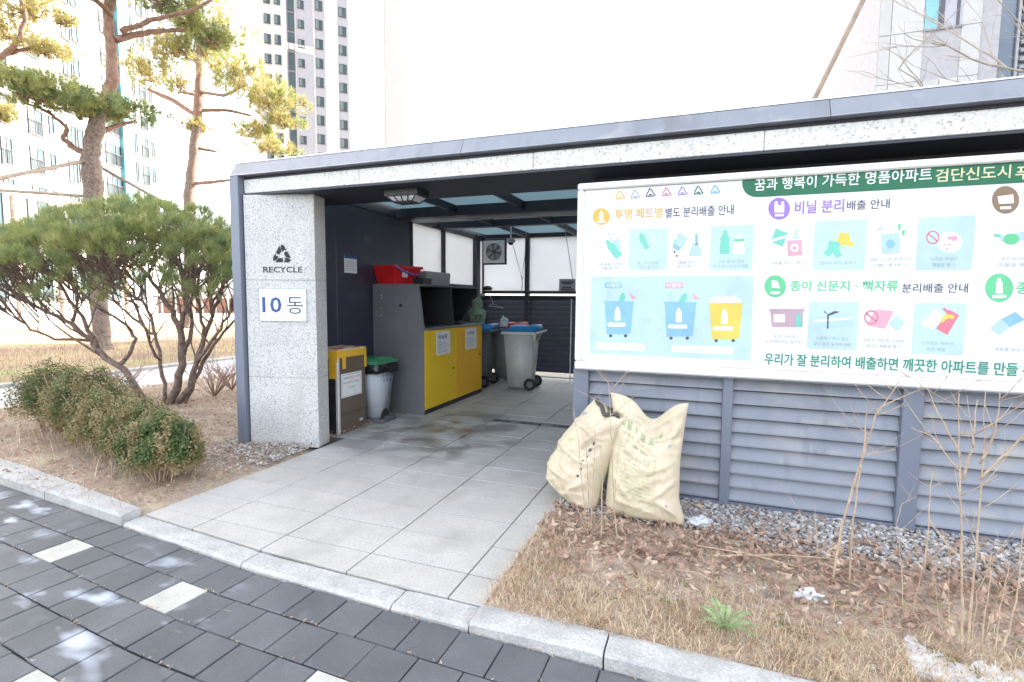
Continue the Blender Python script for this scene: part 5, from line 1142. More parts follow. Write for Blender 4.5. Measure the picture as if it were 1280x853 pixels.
# weed rosette
wp = gz(905, 787, .04); wd = thing('green_weed', 'pale green ferny weed rosette in the dry bed near the kerb', 'weed', (wp.x, wp.y, .035))
rd = random.Random(3)
for k in range(9):
    a = k*2*math.pi/9+rd.uniform(-.2,.2); L = rd.uniform(.09,.16); V = []
    for t in np.linspace(.08, 1, 13):
        c = np.array([math.cos(a)*L*t, math.sin(a)*L*t, .012+.055*math.sin(t*2.2)]); s = np.array([-math.sin(a), math.cos(a), 0]); d = np.array([math.cos(a), math.sin(a), .1]); w_ = .026*math.sin(math.pi*min(1,t*.85+.12))
        for sg_ in (-1,1):
            V.append([c, c+d*.010+s*sg_*w_*.5+[0,0,.006], c+d*.012+s*sg_*w_]); V.append([c, c+d*.012+s*sg_*w_, c-d*.004+s*sg_*w_*.4])
    V = np.array(V)+np.array(WL[wd.name]); tris('leaf', V, fern_m, None, wd)

# ================================================================== SHRUBS AND TREES
def tufts(C_, D_, k, L, w, seed, spread=1.0):
    """needle tufts: C_ centres, D_ axis directions; thin triangles"""
    g_ = np.random.default_rng(seed); N = len(C_)
    d = D_[:,None,:] + g_.normal(0, .55*spread, (N,k,3)); d /= np.linalg.norm(d, axis=2, keepdims=True)
    l = (L*g_.uniform(.7,1.15,(N,k)))[...,None]; s = np.cross(d, g_.normal(0,1,(N,k,3))); s /= np.linalg.norm(s, axis=2, keepdims=True)
    c = C_[:,None,:]+g_.normal(0,.008,(N,k,3)); tip = c+d*l; tip[...,2] -= .0
    return np.stack([c-s*w/2, c+s*w/2, tip], 2).reshape(-1,3,3)
# --- multi-stem pine shrub
SB = gz(215, 505, .03); SD = (SB-CAM).dot(FW)
ps = thing('pine_shrub', 'mushroom shaped multi-stemmed pine shrub left of the shelter', 'shrub', tuple(SB))
def sp3(px, py, off=0.0): 
    p = atd(px, py, SD+off); return p
rd = random.Random(11); tops = []
main = [([(183,507),(168,480),(150,458),(125,440),(112,425),(90,405),(60,390),(20,372),(-20,350)], -.1, .050),
 ([(150,458),(163,445),(170,425),(160,405),(130,390),(100,365),(85,340)], .1, .030),([(125,440),(118,425),(95,385),(75,355),(50,330)], -.35, .032),([(112,425),(70,425),(40,412),(15,395),(-15,380)], -.4, .020),
 ([(205,508),(207,480),(200,450),(195,420),(188,395),(178,375),(150,360),(120,345),(95,330)], .25, .030),
 ([(213,510),(222,480),(228,445),(225,415),(215,390),(200,365),(185,345),(160,320)], 0, .055),([(225,415),(232,385),(228,350),(220,320),(210,290)], -.2, .036),([(228,445),(240,415),(238,380),(250,345),(255,310)], .3, .032),
 ([(222,508),(236,485),(246,455),(256,420),(266,395),(275,365),(285,335)], .1, .046),([(246,455),(262,430),(275,410),(290,390),(310,365)], -.3, .028),([(256,420),(250,390),(243,360),(236,320)], -.4, .026),
 ([(228,506),(243,478),(262,440),(280,415),(300,395),(325,370)], .45, .034),([(195,420),(175,405),(150,385),(135,360),(120,325)], .5, .022),([(200,450),(188,430),(168,380),(150,350)], -.5, .022),([(90,405),(100,370),(110,330)], -.2, .022),([(60,390),(40,360),(20,330)], .2, .018),([(266,395),(262,360),(268,325)], .3, .02)]
for pix, off, r in main:
    n_ = len(pix); pts = [sp3(x, y, off*min(1, i/(n_-1)*1.5)) for i, (x, y) in enumerate(pix)]
    if pix[0][1] > 500: pts[0].z = .0
    fine = []
    for i in range(n_-1):
        for k in range(3): t = k/3; fine.append(pts[i].lerp(pts[i+1], t)+Vector((rd.uniform(-1,1), rd.uniform(-1,1), rd.uniform(-1,1)))*.018)
    fine.append(pts[-1]); m_ = len(fine)
    mb = MB(); mb.tube(fine, [r*(1-.68*i/(m_-1))*rd.uniform(.9,1.12) for i in range(m_)], 7); build(mb, 'trunk' if r > .04 else 'limb', stem_m, ps); tops += fine[m_//3:]
    for q in range(3):
        i = rd.randint(m_//4, m_-2); dv = (fine[i+1]-fine[i]).normalized(); e = (dv*.6+Vector((rd.uniform(-1,1), rd.uniform(-1,1), rd.uniform(.3,1.0)))).normalized(); L = rd.uniform(.35,.8); st = [fine[i]]
        for z_ in range(5): e = (e+Vector((rd.uniform(-1,1), rd.uniform(-1,1), rd.uniform(-.3,.7)))*.28).normalized(); st.append(st[-1]+e*L/5)
        r1 = r*(1-.68*i/(m_-1))*.5; mb = MB(); mb.tube(st, [r1*(1-.12*z_) for z_ in range(6)], 5); build(mb, 'limb', stem_m, ps); tops += st[2:]
# crown
prof_u = [-70,-40,0,60,120,160,200,260,300,325]; prof_t = [335,308,285,261,248,244,246,264,292,322]; prof_b = [345,365,382,400,412,375,395,402,385,360]
g_ = np.random.default_rng(5); NT = 10500
u = g_.uniform(-60,318,NT); s = g_.uniform(-1,1,NT); tp = np.interp(u, prof_u, prof_t)+38*s**2; bt_ = np.interp(u, prof_u, prof_b)-12*s**2
q = g_.beta(1.0, 1.75, NT); v = tp+(bt_-tp)*q; gap = nz2(u*.045, v*.07+s*2, 1.0, 3)
keep = (bt_ > tp) & ((q < .38) | (gap > .50+.30*(q-.38))); u, v, s, q = u[keep], v[keep], s[keep], q[keep]
C_ = np.array([sp3(a, b, c*1.25)[:] for a, b, c in zip(u, v, s)])
cen = np.array(sp3(135, 400, 0)[:]); D_ = C_-cen; D_ /= np.linalg.norm(D_, axis=1, keepdims=True); D_ += np.array([0,0,.75]); D_ /= np.linalg.norm(D_, axis=1, keepdims=True)
# gather the tufts into sprays with gaps between them
sd_ = C_[g_.choice(len(C_), 620, replace=False)]
for c0 in range(0, len(C_), 1000):
    blk = C_[c0:c0+1000]; dd_ = ((blk[:,None,:]-sd_[None])**2).sum(2); nn_ = sd_[dd_.argmin(1)]; C_[c0:c0+1000] = blk+(nn_-blk)*.52
    D_[c0:c0+1000] += (C_[c0:c0+1000]-nn_)*5.0
D_ /= np.linalg.norm(D_, axis=1, keepdims=True)
cl_ = np.floor((C_+g_.normal(0,.05,C_.shape))/.16); h = (np.sin(cl_@np.array([12.9,78.2,37.7]))*43758.5) % 1
mi0 = (h > .55).astype(int)
V = tufts(C_, D_, 17, .135, .0048, 6, .62); tris('foliage', V, [needle_m, needle2_m], np.repeat(mi0, 17), ps)
# twigs from limbs to the crown
mb = MB(); tv = np.array([t[:] for t in tops]); used = np.zeros(len(tv)); rs = np.random.default_rng(8).choice(len(C_), 750, replace=False)
for i in rs:
    c = C_[i]; d2 = ((tv-c)**2).sum(1)+ (tv[:,2] > c[2])*2+used*.25; j = int(np.argmin(d2)); used[j] += 1; a = Vector(tv[j]); b = Vector(c)
    if (b-a).length > 1.3: continue
    m1 = a.lerp(b, .5)+Vector((rd.uniform(-1,1), rd.uniform(-1,1), rd.uniform(-.6,.6)))*.07
    mb.tube([a, m1, b], [.011, .007, .0035], 4, cap=False)
build(mb, 'twig', stem_m, ps)['kind'] = 'stuff'
# --- clipped box bushes in front
def boxbush(label, c, r, h, seed, green_share, N=2600):
    T = thing('box_bush', label, 'bush', (c[0], c[1], .01), 0, 'low box bushes behind the left kerb'); g_ = np.random.default_rng(seed)
    th = g_.uniform(0,2*math.pi,N); ph = np.arccos(g_.uniform(-.35,1,N)); rr = g_.beta(4,1.2,N)
    lump = 1+.16*np.sin(th*3+seed)+.10*np.sin(th*5+ph*4+seed*2)
    d = np.stack([np.sin(ph)*np.cos(th), np.sin(ph)*np.sin(th), np.cos(ph)], 1); p = d*rr[:,None]*lump[:,None]*np.array([r[0], r[1], h*.55]); p[:,2] += h*.47
    p += np.array([c[0], c[1], .01]); p = p[p[:,2] > .04]; N = len(p); k = 3
    n = d[:N]+g_.normal(0,.6,(N,3)); n /= np.linalg.norm(n,axis=1,keepdims=True); a = np.cross(n, g_.normal(0,1,(N,3))); a /= np.linalg.norm(a,axis=1,keepdims=True); b = np.cross(n, a)
    Vs = []; 
    for q_ in range(4):
        o_ = p+g_.normal(0,.018,(N,3)); L = g_.uniform(.014,.026,(N,1)); w_ = L*.45; aa = a*math.cos(q_*1.6)+b*math.sin(q_*1.6); bb = np.cross(n, aa)
        Vs.append(np.stack([o_, o_+aa*L*.5+bb*w_, o_+aa*L, o_+aa*L*.5-bb*w_], 1))
    V = np.concatenate(Vs,0); low = (p[:,2] < h*.45)|(np.sin(p[:,0]*23+p[:,1]*17+seed) > (green_share*2-1)); mi = np.tile(low.astype(int), 4)
    tris('foliage', V, [box_green, box_brown], mi, T, 4)
    mb = MB(); rd = random.Random(seed)
    for q_ in range(34):
        a_ = rd.uniform(0,6.28); e = Vector((c[0]+math.cos(a_)*r[0]*rd.uniform(.3,.95), c[1]+math.sin(a_)*r[1]*rd.uniform(.3,.95), h*rd.uniform(.5,1.0))); b0 = Vector((c[0]+math.cos(a_)*r[0]*.3*rd.random(), c[1]+math.sin(a_)*r[1]*.3, -.0))
        mb.tube([b0, b0.lerp(e,.5)+Vector((rd.uniform(-.03,.03),rd.uniform(-.03,.03),.02)), e], [.006,.004,.002], 4, cap=False)
    build(mb, 'stem', twig_m, T)
boxbush('greenest low box bush, nearest the walkway', (-4.06, 2.86), (.31,.27), .50, 1, .72, 3600)
boxbush('olive brown box bush just left of the greenest bush', (-4.50, 3.04), (.40,.30), .52, 2, .14)
boxbush('straw flecked box bush in the middle of the low row', (-4.98, 3.14), (.42,.30), .56, 3, .12)
boxbush('olive box bush second from the left frame edge', (-5.48, 3.26), (.42,.32), .60, 4, .2)
boxbush('large olive green box bush at the left frame edge', (-6.02, 3.42), (.42,.36), .72, 5, .42, 3600)
boxbush('partly hidden box bush cut by the left frame edge', (-6.70, 3.50), (.40,.34), .72, 6, .5)
# straw stems sticking out of the bushes
bladefield('bush_straw', 900, (-6.9,-3.85,2.6,3.7), (.18,.42), (.003,.006), (.15,.8), [straw_m, twig_m, leaf_litter2], 'dry straw stems poking up through the low bushes', 'dry stems', lambda x, y: np.exp(-((y-(2.86-.25*(x+4.06)))/.28)**2), .02, 21)
# --- bare twiggy shrubs by the path
for k, (px, py, hh, lb) in enumerate([(268,496,.55,'bare pinkish twig shrub between the pine shrub and the shelter'),(150,498,.5,'thin bare twig shrub at the path edge left of the pine stems'),(290,488,.6,'bare twig shrub touching the shelter side wall'),(110,500,.42,'short bare twig shrub behind the box bushes')]):
    b = gz(px, py, .02); rd = random.Random(40+k); T = thing('bare_shrub', lb, 'shrub', tuple(b)); mb = MB()
    for q_ in range(30):
        a = rd.uniform(0,6.28); d = Vector((math.cos(a)*.75, math.sin(a)*.75, rd.uniform(.7,1.4))).normalized(); L = hh*rd.uniform(.6,1.15); p1 = b+d*L*.5+Vector((rd.uniform(-.05,.05),rd.uniform(-.05,.05),.02)); p2 = b+d*L
        mb.tube([b, p1, p2], [.006,.0045,.002], 4, cap=False)
        for z_ in range(3): e = (d+Vector((rd.uniform(-1,1),rd.uniform(-1,1),rd.uniform(-.2,.6)))).normalized(); s0 = p1.lerp(p2, rd.random()); mb.tube([s0, s0+e*L*.3], [.003,.0015], 4, cap=False)
    build(mb, 'twig', pm('shrub_twig%d' % k, (.40,.27,.23), .9, col2=(.30,.19,.16), scale=10), T)
# twiggy reddish undergrowth on the lawn
bladefield('lawn_twigs', 5000, (-16,-10.8,4,20), (.25,.6), (.004,.008), (.1,.7), [leaf_litter, needlelit_m, leaf_litter2], 'reddish brown bare undergrowth along the lawn edge', 'undergrowth', lambda x, y: np.clip((.2+.8*nz2(x,y,1.1,5))*np.clip(1.6+(x+10)/4, .05, 1), 0, 1), .03, 23)

# --- pines
def pine(label, d, trunk, limbs, pads, mats, seed, needle=.16, w=.009, dens=1.0, tn=(bark_m, redbark_m)):
    base = atd(*trunk[0][:2], d); rd = random.Random(seed); g_ = np.random.default_rng(seed)
    T = thing('pine_tree', label, 'tree', (base.x, base.y, .0))
    pts = [atd(x, y, d) for x, y, r in trunk]; k0 = d/F
    P0 = Vector((base.x, base.y, -.05)); pts = [P0]+pts; k1 = k0*.74; rad = [trunk[0][2]*k1*1.7]+[r*k1 for x, y, r in trunk]
    split = max(1, len(pts)//2)
    def fine(pts, rad, amp):
        fp, fr = [], []
        for i in range(len(pts)-1):
            for k in range(5): t = k/5; fp.append(pts[i].lerp(pts[i+1], t)+Vector((rd.uniform(-1,1),rd.uniform(-1,1),0))*amp); fr.append((rad[i]*(1-t)+rad[i+1]*t)*rd.uniform(.92,1.1))
        fp.append(pts[-1]); fr.append(rad[-1]); return fp, fr
    a, b = fine(pts[:split+1], rad[:split+1], .02); mb = MB(); mb.tube(a, b, 10); build(mb, 'trunk', tn[0], T)
    a, b = fine(pts[split:], rad[split:], .02); mb = MB(); mb.tube(a, b, 10); build(mb, 'trunk', tn[1], T)
    for lm in limbs:
        off = lm[0]; q = [atd(x, y, d+off*i/(len(lm)-2)) for i, (x, y, r) in enumerate(lm[1:])]; a, b = fine(q, [r*k1 for x, y, r in lm[1:]], .03); mb = MB(); mb.tube(a, b, 7); build(mb, 'limb', tn[1], T)
    for (x, y, rx, ry, off, n_) in pads:
        c = np.array(atd(x, y, d+off)[:]); n_ = int(n_*dens*1.6); q = g_.normal(0,1,(n_,3)); q /= np.linalg.norm(q,axis=1,keepdims=True); q *= (g_.uniform(0,1,(n_,1))**.45)
        lump = 1+.25*np.sin(q[:,0:1]*7+seed)+.2*np.cos(q[:,1:2]*9)
        Rx = rx*k0; pos = c+q*lump*np.array([1,1,0])*Rx+q*np.array([0,0,1])*ry*k0*1.25
        hh = np.sin(np.floor(pos/.45)@np.array([12.9,78.2,37.7]))*43758.5 % 1; keep = hh < .66; pos = pos[keep]; hh = hh[keep]
        D_ = q[keep]*np.array([.8,.8,.3])+np.array([0,0,.75]); D_ /= np.linalg.norm(D_,axis=1,keepdims=True)
        V = tufts(pos, D_, 11, needle, w, seed+int(x)+500, 1.0); tris('foliage', V, mats, np.repeat((hh > .4).astype(int), 11), T)
        mb = MB()
        for z_ in range(9):
            e = Vector(pos[g_.integers(len(pos))]); s0 = Vector(c)+Vector((rd.uniform(-.3,.3)*Rx, rd.uniform(-.3,.3)*Rx, -ry*k0*.8)); mb.tube([s0, s0.lerp(e,.5)+Vector((0,0,-.03)), e], [.022,.014,.006], 5, cap=False)
        build(mb, 'twig', tn[1], T)
pine('tall red pine with bent trunk behind the pine shrub, propped by poles', 14, [(128,430,12),(120,330,13),(117,245,14),(113,200,14),(116,175,13),(126,140,10.5),(141,100,9),(139,60,8),(135,15,7.5),(150,-40,7),(160,-110,6)],
  [(-.8,(113,195,6),(92,185,4),(80,175,4),(82,158,3),(60,140,2.5),(30,128,2)), (.8,(120,170,5),(145,158,4),(168,152,2.5)), (1.2,(143,50,6),(175,42,5),(205,38,4),(235,38,3)), (.5,(150,40,5),(190,25,4),(235,15,3),(265,0,2)), (-1,(140,20,5),(120,0,4),(80,-30,3)), (.5,(150,-20,5),(200,-40,4),(240,-60,2))],
  [(45,115,55,13,-1.3,480),(100,130,55,14,-.3,520),(160,140,38,9,.6,420),(20,100,30,9,-1.6,150),(240,22,38,13,1.2,380),(265,48,28,10,1.6,260),(200,-5,45,14,.4,330),(85,-35,60,18,-1.2,300),(150,-90,70,24,0,380),(230,-60,50,18,.6,260)], [needle_m, needle2_m], 3, .17, .014, 1.6)
pine('sunlit yellow pine standing right behind the bent red pine', 24, [(236,400,9),(237,310,9),(237,245,9),(241,200,8),(247,150,7),(249,110,6.5),(250,70,5.5),(247,30,4),(245,-10,3)],
  [(1,(246,145,4),(215,125,4),(185,112,3)), (1,(250,138,3),(285,138,2.5),(315,145,2)), (-1,(249,115,3),(280,120,2.5),(310,105,2)), (0,(240,230,3),(262,228,3),(290,225,2)), (.5,(245,185,3),(272,190,2)), (0,(250,80,3),(220,60,2.5),(200,50,2)), (0,(249,120,2.5),(225,115,2))],
  [(185,85,34,20,.6,420),(215,60,30,13,0,280),(262,62,38,15,.6,360),(300,95,42,16,-.6,480),(340,125,38,13,-.3,440),(355,150,22,8,0,190),(320,165,26,8,.5,190),(345,186,26,6,0,170),(230,110,22,8,.4,150),(280,35,40,14,0,280),(225,15,40,14,.5,240),(250,-15,40,18,0,240),(245,158,16,6,0,80)], [needle_sun_m, needle_m], 5, .26, .022, 1.4)
pine('sunlit yellow pine branching in from the left frame edge', 17, [(-48,415,11),(-46,330,11),(-44,250,10),(-40,190,9),(-30,140,8),(-18,90,7),(-30,40,5),(-40,-20,4)],
  [(0,(-22,100,6),(5,68,5),(25,50,4),(32,20,3.5),(25,0,3)), (.5,(0,70,4),(30,62,3),(60,60,2)), (0,(-30,140,4),(-5,85,3),(10,84,2))],
  [(30,8,42,14,.2,380),(60,62,28,9,.5,200),(10,40,30,10,.8,150),(80,25,16,7,.2,70),(5,142,18,9,0,150),(0,100,22,8,.5,120),(-40,20,60,22,0,340),(-60,90,40,16,0,200)], [needle_sun_m, needle_sun_m], 9, .20, .016, 1.3)
# wooden props on the bent pine
def prop(pix, d0, d1, r, label):
    a, b = atd(*pix[0], d0), atd(*pix[1], d1); dv = (b-a); 
    if b.z > .02 and dv.z < -.05: b = a+dv*((a.z)/(-dv.z))
    mb = MB(); mb.tube([a, a.lerp(b,.33), a.lerp(b,.66), b], r, 8); o = build(mb, 'tree_prop', pole_m); base_to(o, b); return tag(o, label, 'prop pole')
prop([(112,200),(0,223)], 13.9, 12.2, .05, 'upper tan prop pole slanting left from the bent pine trunk')
prop([(116,246),(0,238)], 13.9, 14.3, .045, 'lower tan prop pole lying nearly level beside the bent pine trunk')
prop([(120,206),(190,245)], 14.1, 15.5, .045, 'tan prop pole slanting right from the bent pine trunk')

# --- brick planter wall far off
bwp = [(-62, 46), (-48, 52)]
T = thing('brick_wall', 'low brick wall with pale posts far beyond the lawn', 'wall', (-40, 36, 0))
A_, B_ = gz(95, 393, 0), gz(320, 390, 0); A_ = atd(90, 390, 44); B_ = atd(330, 388, 52); A_.z = B_.z = 0
n_ = 14
for k in range(n_):
    a, b = A_.lerp(B_, k/n_), A_.lerp(B_, (k+1)/n_); dd = (b-a).normalized(); nr = Vector((dd.y,-dd.x,0))
    mb = MB(); z0, z1 = -.1, 1.35
    v = [a+dd*.12-nr*.1, b-dd*.12-nr*.1, b-dd*.12+nr*.1, a+dd*.12+nr*.1]; mb.add([(p.x,p.y,z0) for p in v]+[(p.x,p.y,z1) for p in v], [(0,3,2,1),(4,5,6,7),(0,1,5,4),(1,2,6,5),(2,3,7,6),(3,0,4,7)]); build(mb, 'wall_panel', brick_m, T)
    mb = MB(); mb.box(a.x-.12,a.x+.12,a.y-.12,a.y+.12,-.1,1.6); build(mb, 'post', wall_white, T)

# ================================================================== BUILDINGS
def bx_local(mb, O, U, N_, s0, s1, o0, o1, z0, z1, mi=0):
    """box in a facade frame: s along U, o outward along N_"""
    def q(s, o, z): p = O+U*s+N_*o; return (p.x, p.y, z)
    v = [q(s0,o1,z0),q(s1,o1,z0),q(s1,o0,z0),q(s0,o0,z0),q(s0,o1,z1),q(s1,o1,z1),q(s1,o0,z1),q(s0,o0,z1)]
    mb.add(v, [(0,3,2,1),(4,5,6,7),(0,1,5,4),(1,2,6,5),(2,3,7,6),(3,0,4,7)], mi)
def window_mesh(wd_, h, bars=1, rail=False):
    """origin at the lower left, facade in local xz, outward = -y"""
    mb = MB(); fr = .06
    mb.box(0, wd_, -.02, .0, 0, h, 1)
    for a in [(0,wd_,0,fr),(0,wd_,h-fr,h)]: mb.box(a[0],a[1],-.07,-.021,a[2],a[3],0)
    for x in [0, wd_-fr]+[wd_*(k+1)/(bars+1)-fr/2 for k in range(bars)]: mb.box(x,x+fr,-.07,-.021,fr,h-fr,0)
    mb.box(-.05,wd_+.05,-.12,-.0705,-.08,-.0,0)
    if bars: mb.box(fr, wd_/(bars+1)-fr/2, -.03, -.0205, fr, h-fr, 2)
    if rail:
        for k in range(int(wd_/.16)): mb.box(.05+k*.16,.075+k*.16,-.16,-.13,.0,1.0,0)
        mb.box(0,wd_,-.17,-.12,1.0,1.05,0)
    return mb.mesh('window', [winfr_m, glass_m, blind_m])
def put_window(me, parent, O, U, N_, s, z):
    p = O+U*s+N_*.012; o = link('window', me, parent, Vector((p.x, p.y, z))-Vector(WL[parent.name])); o.rotation_euler = (0,0,math.atan2(U.y, U.x)); return o
# left apartment slab
U = Vector((-.445, .8955, 0)); N_ = Vector((U.y, -U.x, 0)); O = Vector((-48.2, 24.8, 0))
def s_at(px, py, O=O, U=U, N_=N_): return (onP(px, py, O, N_)-O).dot(U)
sE = s_at(161, 200); lb = thing('apartment_block', 'white apartment block with rows of windows behind the pines on the left', 'building', tuple(O))
mb = MB(); bx_local(mb, O, U, N_, -34, sE, -12, 0, -.1, 62); build(mb, 'wall', wall_white, lb)
mb = MB(); bx_local(mb, O, U, N_, s_at(151,200), sE-.05, .003, .35, 0, 62); build(mb, 'turquoise_fin', turq_m, lb)
for z in (7.3, 4.6): mb = MB(); bx_local(mb, O, U, N_, -34, s_at(130,200), .003, .12, z, z+.12); build(mb, 'string_course', wall_dk, lb)
wm = {}
cols = [(-60,-40,2.1,1,True),(-20,-3,2.1,1,True),(0,14,1.9,1,True),(36,54,1.9,1,True),(62,68,1.3,0,False),(84,95,1.8,1,False),(97,104,1.5,0,False),(131,150,1.9,2,True)]
for x0, x1, hh, bars, rail in cols:
    s0, s1 = s_at(x0, 180), s_at(x1, 180); wdt = s1-s0; wm_ = window_mesh(wdt, hh, bars, rail)
    for k in range(-3, 16):
        if k*2.9+12.72-hh < 1.0: continue
        put_window(wm_, lb, O, U, N_, s0, 12.72+k*2.9-hh)
# recessed end wing
O2 = O+U*(sE+.02)-N_*1.2; lw = thing('apartment_wing', 'narrow white end wing of the apartments beside the turquoise strip', 'building', tuple(O2))
sE2 = s_at(197, 200, O2); mb = MB(); bx_local(mb, O2, U, N_, 0, sE2, -10, 0, -.1, 47); build(mb, 'wall', wall_white, lw)
for x0, x1, hh, bars, rail in [(168.5,171.5,2.0,0,False),(177,185,2.0,1,True),(189,192.5,1.5,0,False)]:
    s0, s1 = s_at(x0,180,O2), s_at(x1,180,O2); wm_ = window_mesh(s1-s0, hh, bars, rail)
    for k in range(-5, 10): put_window(wm_, lw, O2, U, N_, s0, 18.34+k*2.9-hh)
# annex at the foot
palebrick = pm('pale_brick', (.34,.22,.18), .9, col2=(.46,.38,.33), scale=4)
OA = O+N_*5+U*(-6); an = thing('entrance_annex', 'low white annex with brick pillars at the foot of the apartment block', 'building', tuple(OA))
mb = MB(); bx_local(mb, OA, U, N_, -16, 14, -4.8, 0, -.1, 8.2); build(mb, 'wall', wall_white, an)
for s in (-13,-9.5,-6,-2.5,1,4.5,8): mb = MB(); bx_local(mb, OA, U, N_, s, s+.5, .003, .2, -.1, 7.6); build(mb, 'brick_pillar', palebrick, an)
wa = window_mesh(1.7, 2.6, 1, False)
for s in (-11.8,-8.3,-4.8,-1.3,2.2,5.7,9.2): put_window(wa, an, OA, U, N_, s, 5.0); put_window(wa, an, OA, U, N_, s, 1.2)
# tower
TP = atd(336, 24, 78); TP.z = 0; TQ = atd(435, 24, 83); TQ.z = 0; U2 = (TQ-TP).normalized(); N2 = Vector((U2.y, -U2.x, 0))
tw = thing('apartment_tower', 'tall white apartment tower with grey vertical window bands', 'building', tuple(TP))
def s2(px, py=100): return (onP(px, py, TP, N2)-TP).dot(U2)
sT = s2(435.5)
mb = MB(); bx_local(mb, TP, U2, N2, s2(318), sT, -16, 0, -.1, 78); build(mb, 'wall', wall_white, tw)
bands = [(360,370,tow_dk),(371.5,392.5,tow_grey),(395,407,tow_grey),(423.5,435,tow_grey)]
for k, (a, b, mt) in enumerate(bands):
    mb = MB(); bx_local(mb, TP, U2, N2, s2(a), s2(b), .003, .06, 4, 77.5); build(mb, 'grey_band', mt, tw)
for z in [13.2+q*26.1 for q in range(3)]:
    mb = MB(); bx_local(mb, TP, U2, N2, s2(359.5), s2(393), .061, .12, z, z+1.1); build(mb, 'white_band', wall_white, tw)
z24 = onP(340, 24, TP, N2).z
for (a, b, hh, bars) in [(332,340,1.35,1),(345,352.5,1.35,1),(361.5,369,2.5,0),(374,381.5,1.2,1),(395.5,404.5,1.45,1),(424.5,433.5,1.45,1)]:
    s0, s1 = s2(a), s2(b); wm_ = window_mesh(s1-s0, hh, bars)
    ref = {332:24,345:25.5,361.5:28,374:31,395.5:32,424.5:40}[a]; zr = onP((a+b)/2, ref, TP, N2).z
    for k in range(-14, 11):
        z = zr+k*2.9-hh/2
        if z > 3 and z < 75: put_window(wm_, tw, TP, U2, N2+N2*5, s0, z)
# plain flank of the tower and the pale block beside it
fl = atd(480, 24, 92); fl.z = 0; C0 = TP+U2*(sT+.05); UF = (fl-C0).normalized(); NF = Vector((UF.y, -UF.x, 0))
fk = thing('tower_flank', 'plain pale concrete flank of the tower above the shelter roof', 'building', tuple(C0))
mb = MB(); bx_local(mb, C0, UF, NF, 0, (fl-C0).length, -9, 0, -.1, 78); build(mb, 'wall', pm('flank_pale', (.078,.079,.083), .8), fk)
C1 = fl+UF*.1; e1 = atd(508, 24, 95); e1.z = 0; U3 = (e1-C1).normalized(); N3 = Vector((U3.y, -U3.x, 0))
f2 = thing('pale_block', 'blank white building edge right of the plain tower flank', 'building', tuple(C1))
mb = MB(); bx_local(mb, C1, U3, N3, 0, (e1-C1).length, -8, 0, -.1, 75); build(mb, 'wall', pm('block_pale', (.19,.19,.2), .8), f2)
# right building behind the shelter (its shade covers the yard)
rbld = thing('clad_building', 'pale stone clad building with window behind the shelter roof at right', 'building', (9, 25, 0))
BY = 25.0
mb = MB(); mb.box(6.02, 9.26, BY+.03, 46, -.1, 66); build(mb, 'wall', wall_grey, rbld)
pcols = [6.02, 6.42, 7.49, 8.08, 8.66, 9.28]; zrow = 10.05
for i in range(5):
    for k in range(-5, 22):
        z0 = zrow+k*1.87-1.87; z1 = z0+1.87
        if i in (2, 3) and 11.9 < z1 < 15.5: continue
        build(MB().cbox(pcols[i]+.012, pcols[i+1]-.012, BY, BY+.028, z0+.012, z1-.012, .006), 'cladding_panel', clad_m, rbld)
mb = MB(); mb.box(0,.42,-.02,0,0,2.4,0); mb.box(.421,.60,-.05,0,0,2.4,1); mb.box(.601,.98,-.02,0,0,2.4,2); mb.box(.981,1.08,-.04,0,0,2.4,1); mb.box(1.081,1.17,-.015,0,0,2.4,2); mb.box(-.03,1.2,-.08,-.051,-.07,-.001,3)
wr = mb.mesh('window', [pm('pane_turquoise', (.17,.38,.44), .2), pm('pane_mullion', (.07,.07,.09), .5), pm('pane_pale', (.33,.34,.39), .25), wall_dk])
for z in (11.93,): 
    o = link('window', wr, rbld, Vector((7.50, BY+.02, z))-Vector((9,25,0))); o2 = None
    build(MB().box(7.49, 8.67, BY+.004, BY+.026, 14.36, 15.4), 'spandrel', wall_dk, rbld)
rb2 = thing('glazed_building', 'dark glazed block with grey louvres at the right frame edge', 'building', (24, 26, 0))
mb = MB(); mb.box(9.29, 9.85, BY+.06, 43, -.1, 66); build(mb, 'pier', wall_grey, rb2)
mb = MB(); mb.box(9.86, 40, BY+.5, 43, -.1, 66); build(mb, 'wall', pm('curtain_glass', (.07,.10,.14), .15, col2=(.12,.15,.19), scale=.5, spec=.8), rb2)
for x in (10.5, 12.6, 14.4, 16.2, 18.0): build(MB().box(x, x+.08, BY+.38, BY+.49, 0, 66), 'mullion', wall_grey, rb2)
for k in range(14): build(MB().box(10.62, 12.5, BY+.30, BY+.47, 9.6+k*.30, 9.72+k*.30), 'louvre_blade', louvre_m, rb2)
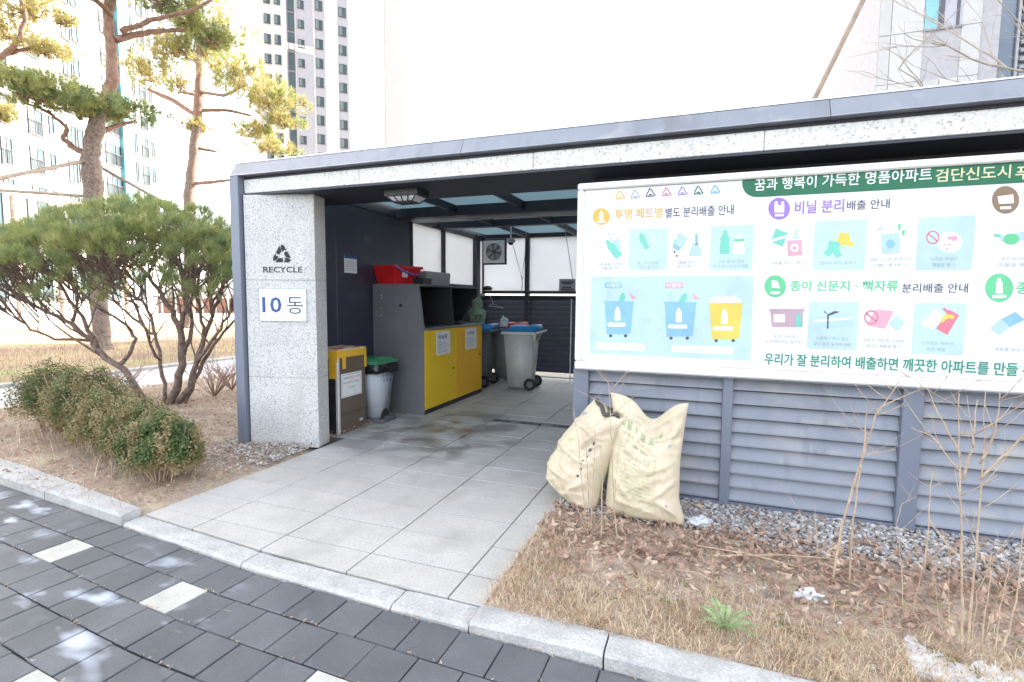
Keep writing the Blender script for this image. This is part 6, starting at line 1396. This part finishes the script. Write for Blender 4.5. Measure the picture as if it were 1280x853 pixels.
# leaning prop pole of a tree behind the shelter
pA = onY(1081, -4, 12); pB = onY(1019, 122, 12); dv = (pB-pA).normalized(); pG = pB+dv*(pB.z/-dv.z); mb = MB(); mb.tube([pG, pB, pA, pA-dv*.8], .045, 8); o = build(mb, 'tree_prop', pole_m); base_to(o, pG); tag(o, 'leaning tan tree prop rising above the shelter roof', 'prop pole')
# bare tree at right behind the shelter
bt0 = Vector((6.4, 9.8, 0)); bt_ = thing('bare_tree', 'bare grey deciduous tree with branches reaching in at the top right', 'tree', tuple(bt0)); rd = random.Random(77)
mb = MB(); tr_ = [bt0, bt0+Vector((-.1,0,1.8)), bt0+Vector((-.2,.1,3.4)), bt0+Vector((-.1,.1,5)), bt0+Vector((.1,0,6.5))]; mb.tube(tr_, [.14,.12,.10,.08,.05], 9); build(mb, 'trunk', greytwig_m, bt_)
mb = MB()
def branch(p, d, L, r, dep):
    n_ = 5; pts = [p]; q = p.copy(); dd = d.copy()
    for k in range(n_): dd = (dd+Vector((rd.uniform(-1,1),rd.uniform(-1,1),rd.uniform(-.6,.8)))*.22).normalized(); q = q+dd*L/n_; pts.append(q.copy())
    mb.tube(pts, [r*(1-.6*k/n_) for k in range(n_+1)], 6 if dep > 1 else 4, cap=False)
    if dep > 0:
        for k in range(4): 
            b = pts[rd.randint(1, n_)]; e = (dd+Vector((rd.uniform(-1,1),rd.uniform(-1,1),rd.uniform(-.5,.7)))*.8).normalized(); branch(b, e, L*rd.uniform(.45,.75), r*.5, dep-1)
for (z, dx, dy, dz, L) in [(3.2,-1,-.1,.05,2.6),(3.6,-1,.3,.12,2.8),(2.9,-1,-.5,.25,2.0),(4.2,-1,.1,.3,2.4),(4.8,-.6,.6,.6,2.2),(4.5,1,.2,.5,2.2),(5.2,.6,-.6,.6,2.0),(5.6,-.7,-.4,.7,1.8)]:
    branch(bt0+Vector((-.15,.08,z)), Vector((dx,dy,dz)).normalized(), L, .035, 3)
build(mb, 'branch', greytwig_m, bt_)
bpy.context.view_layer.update()
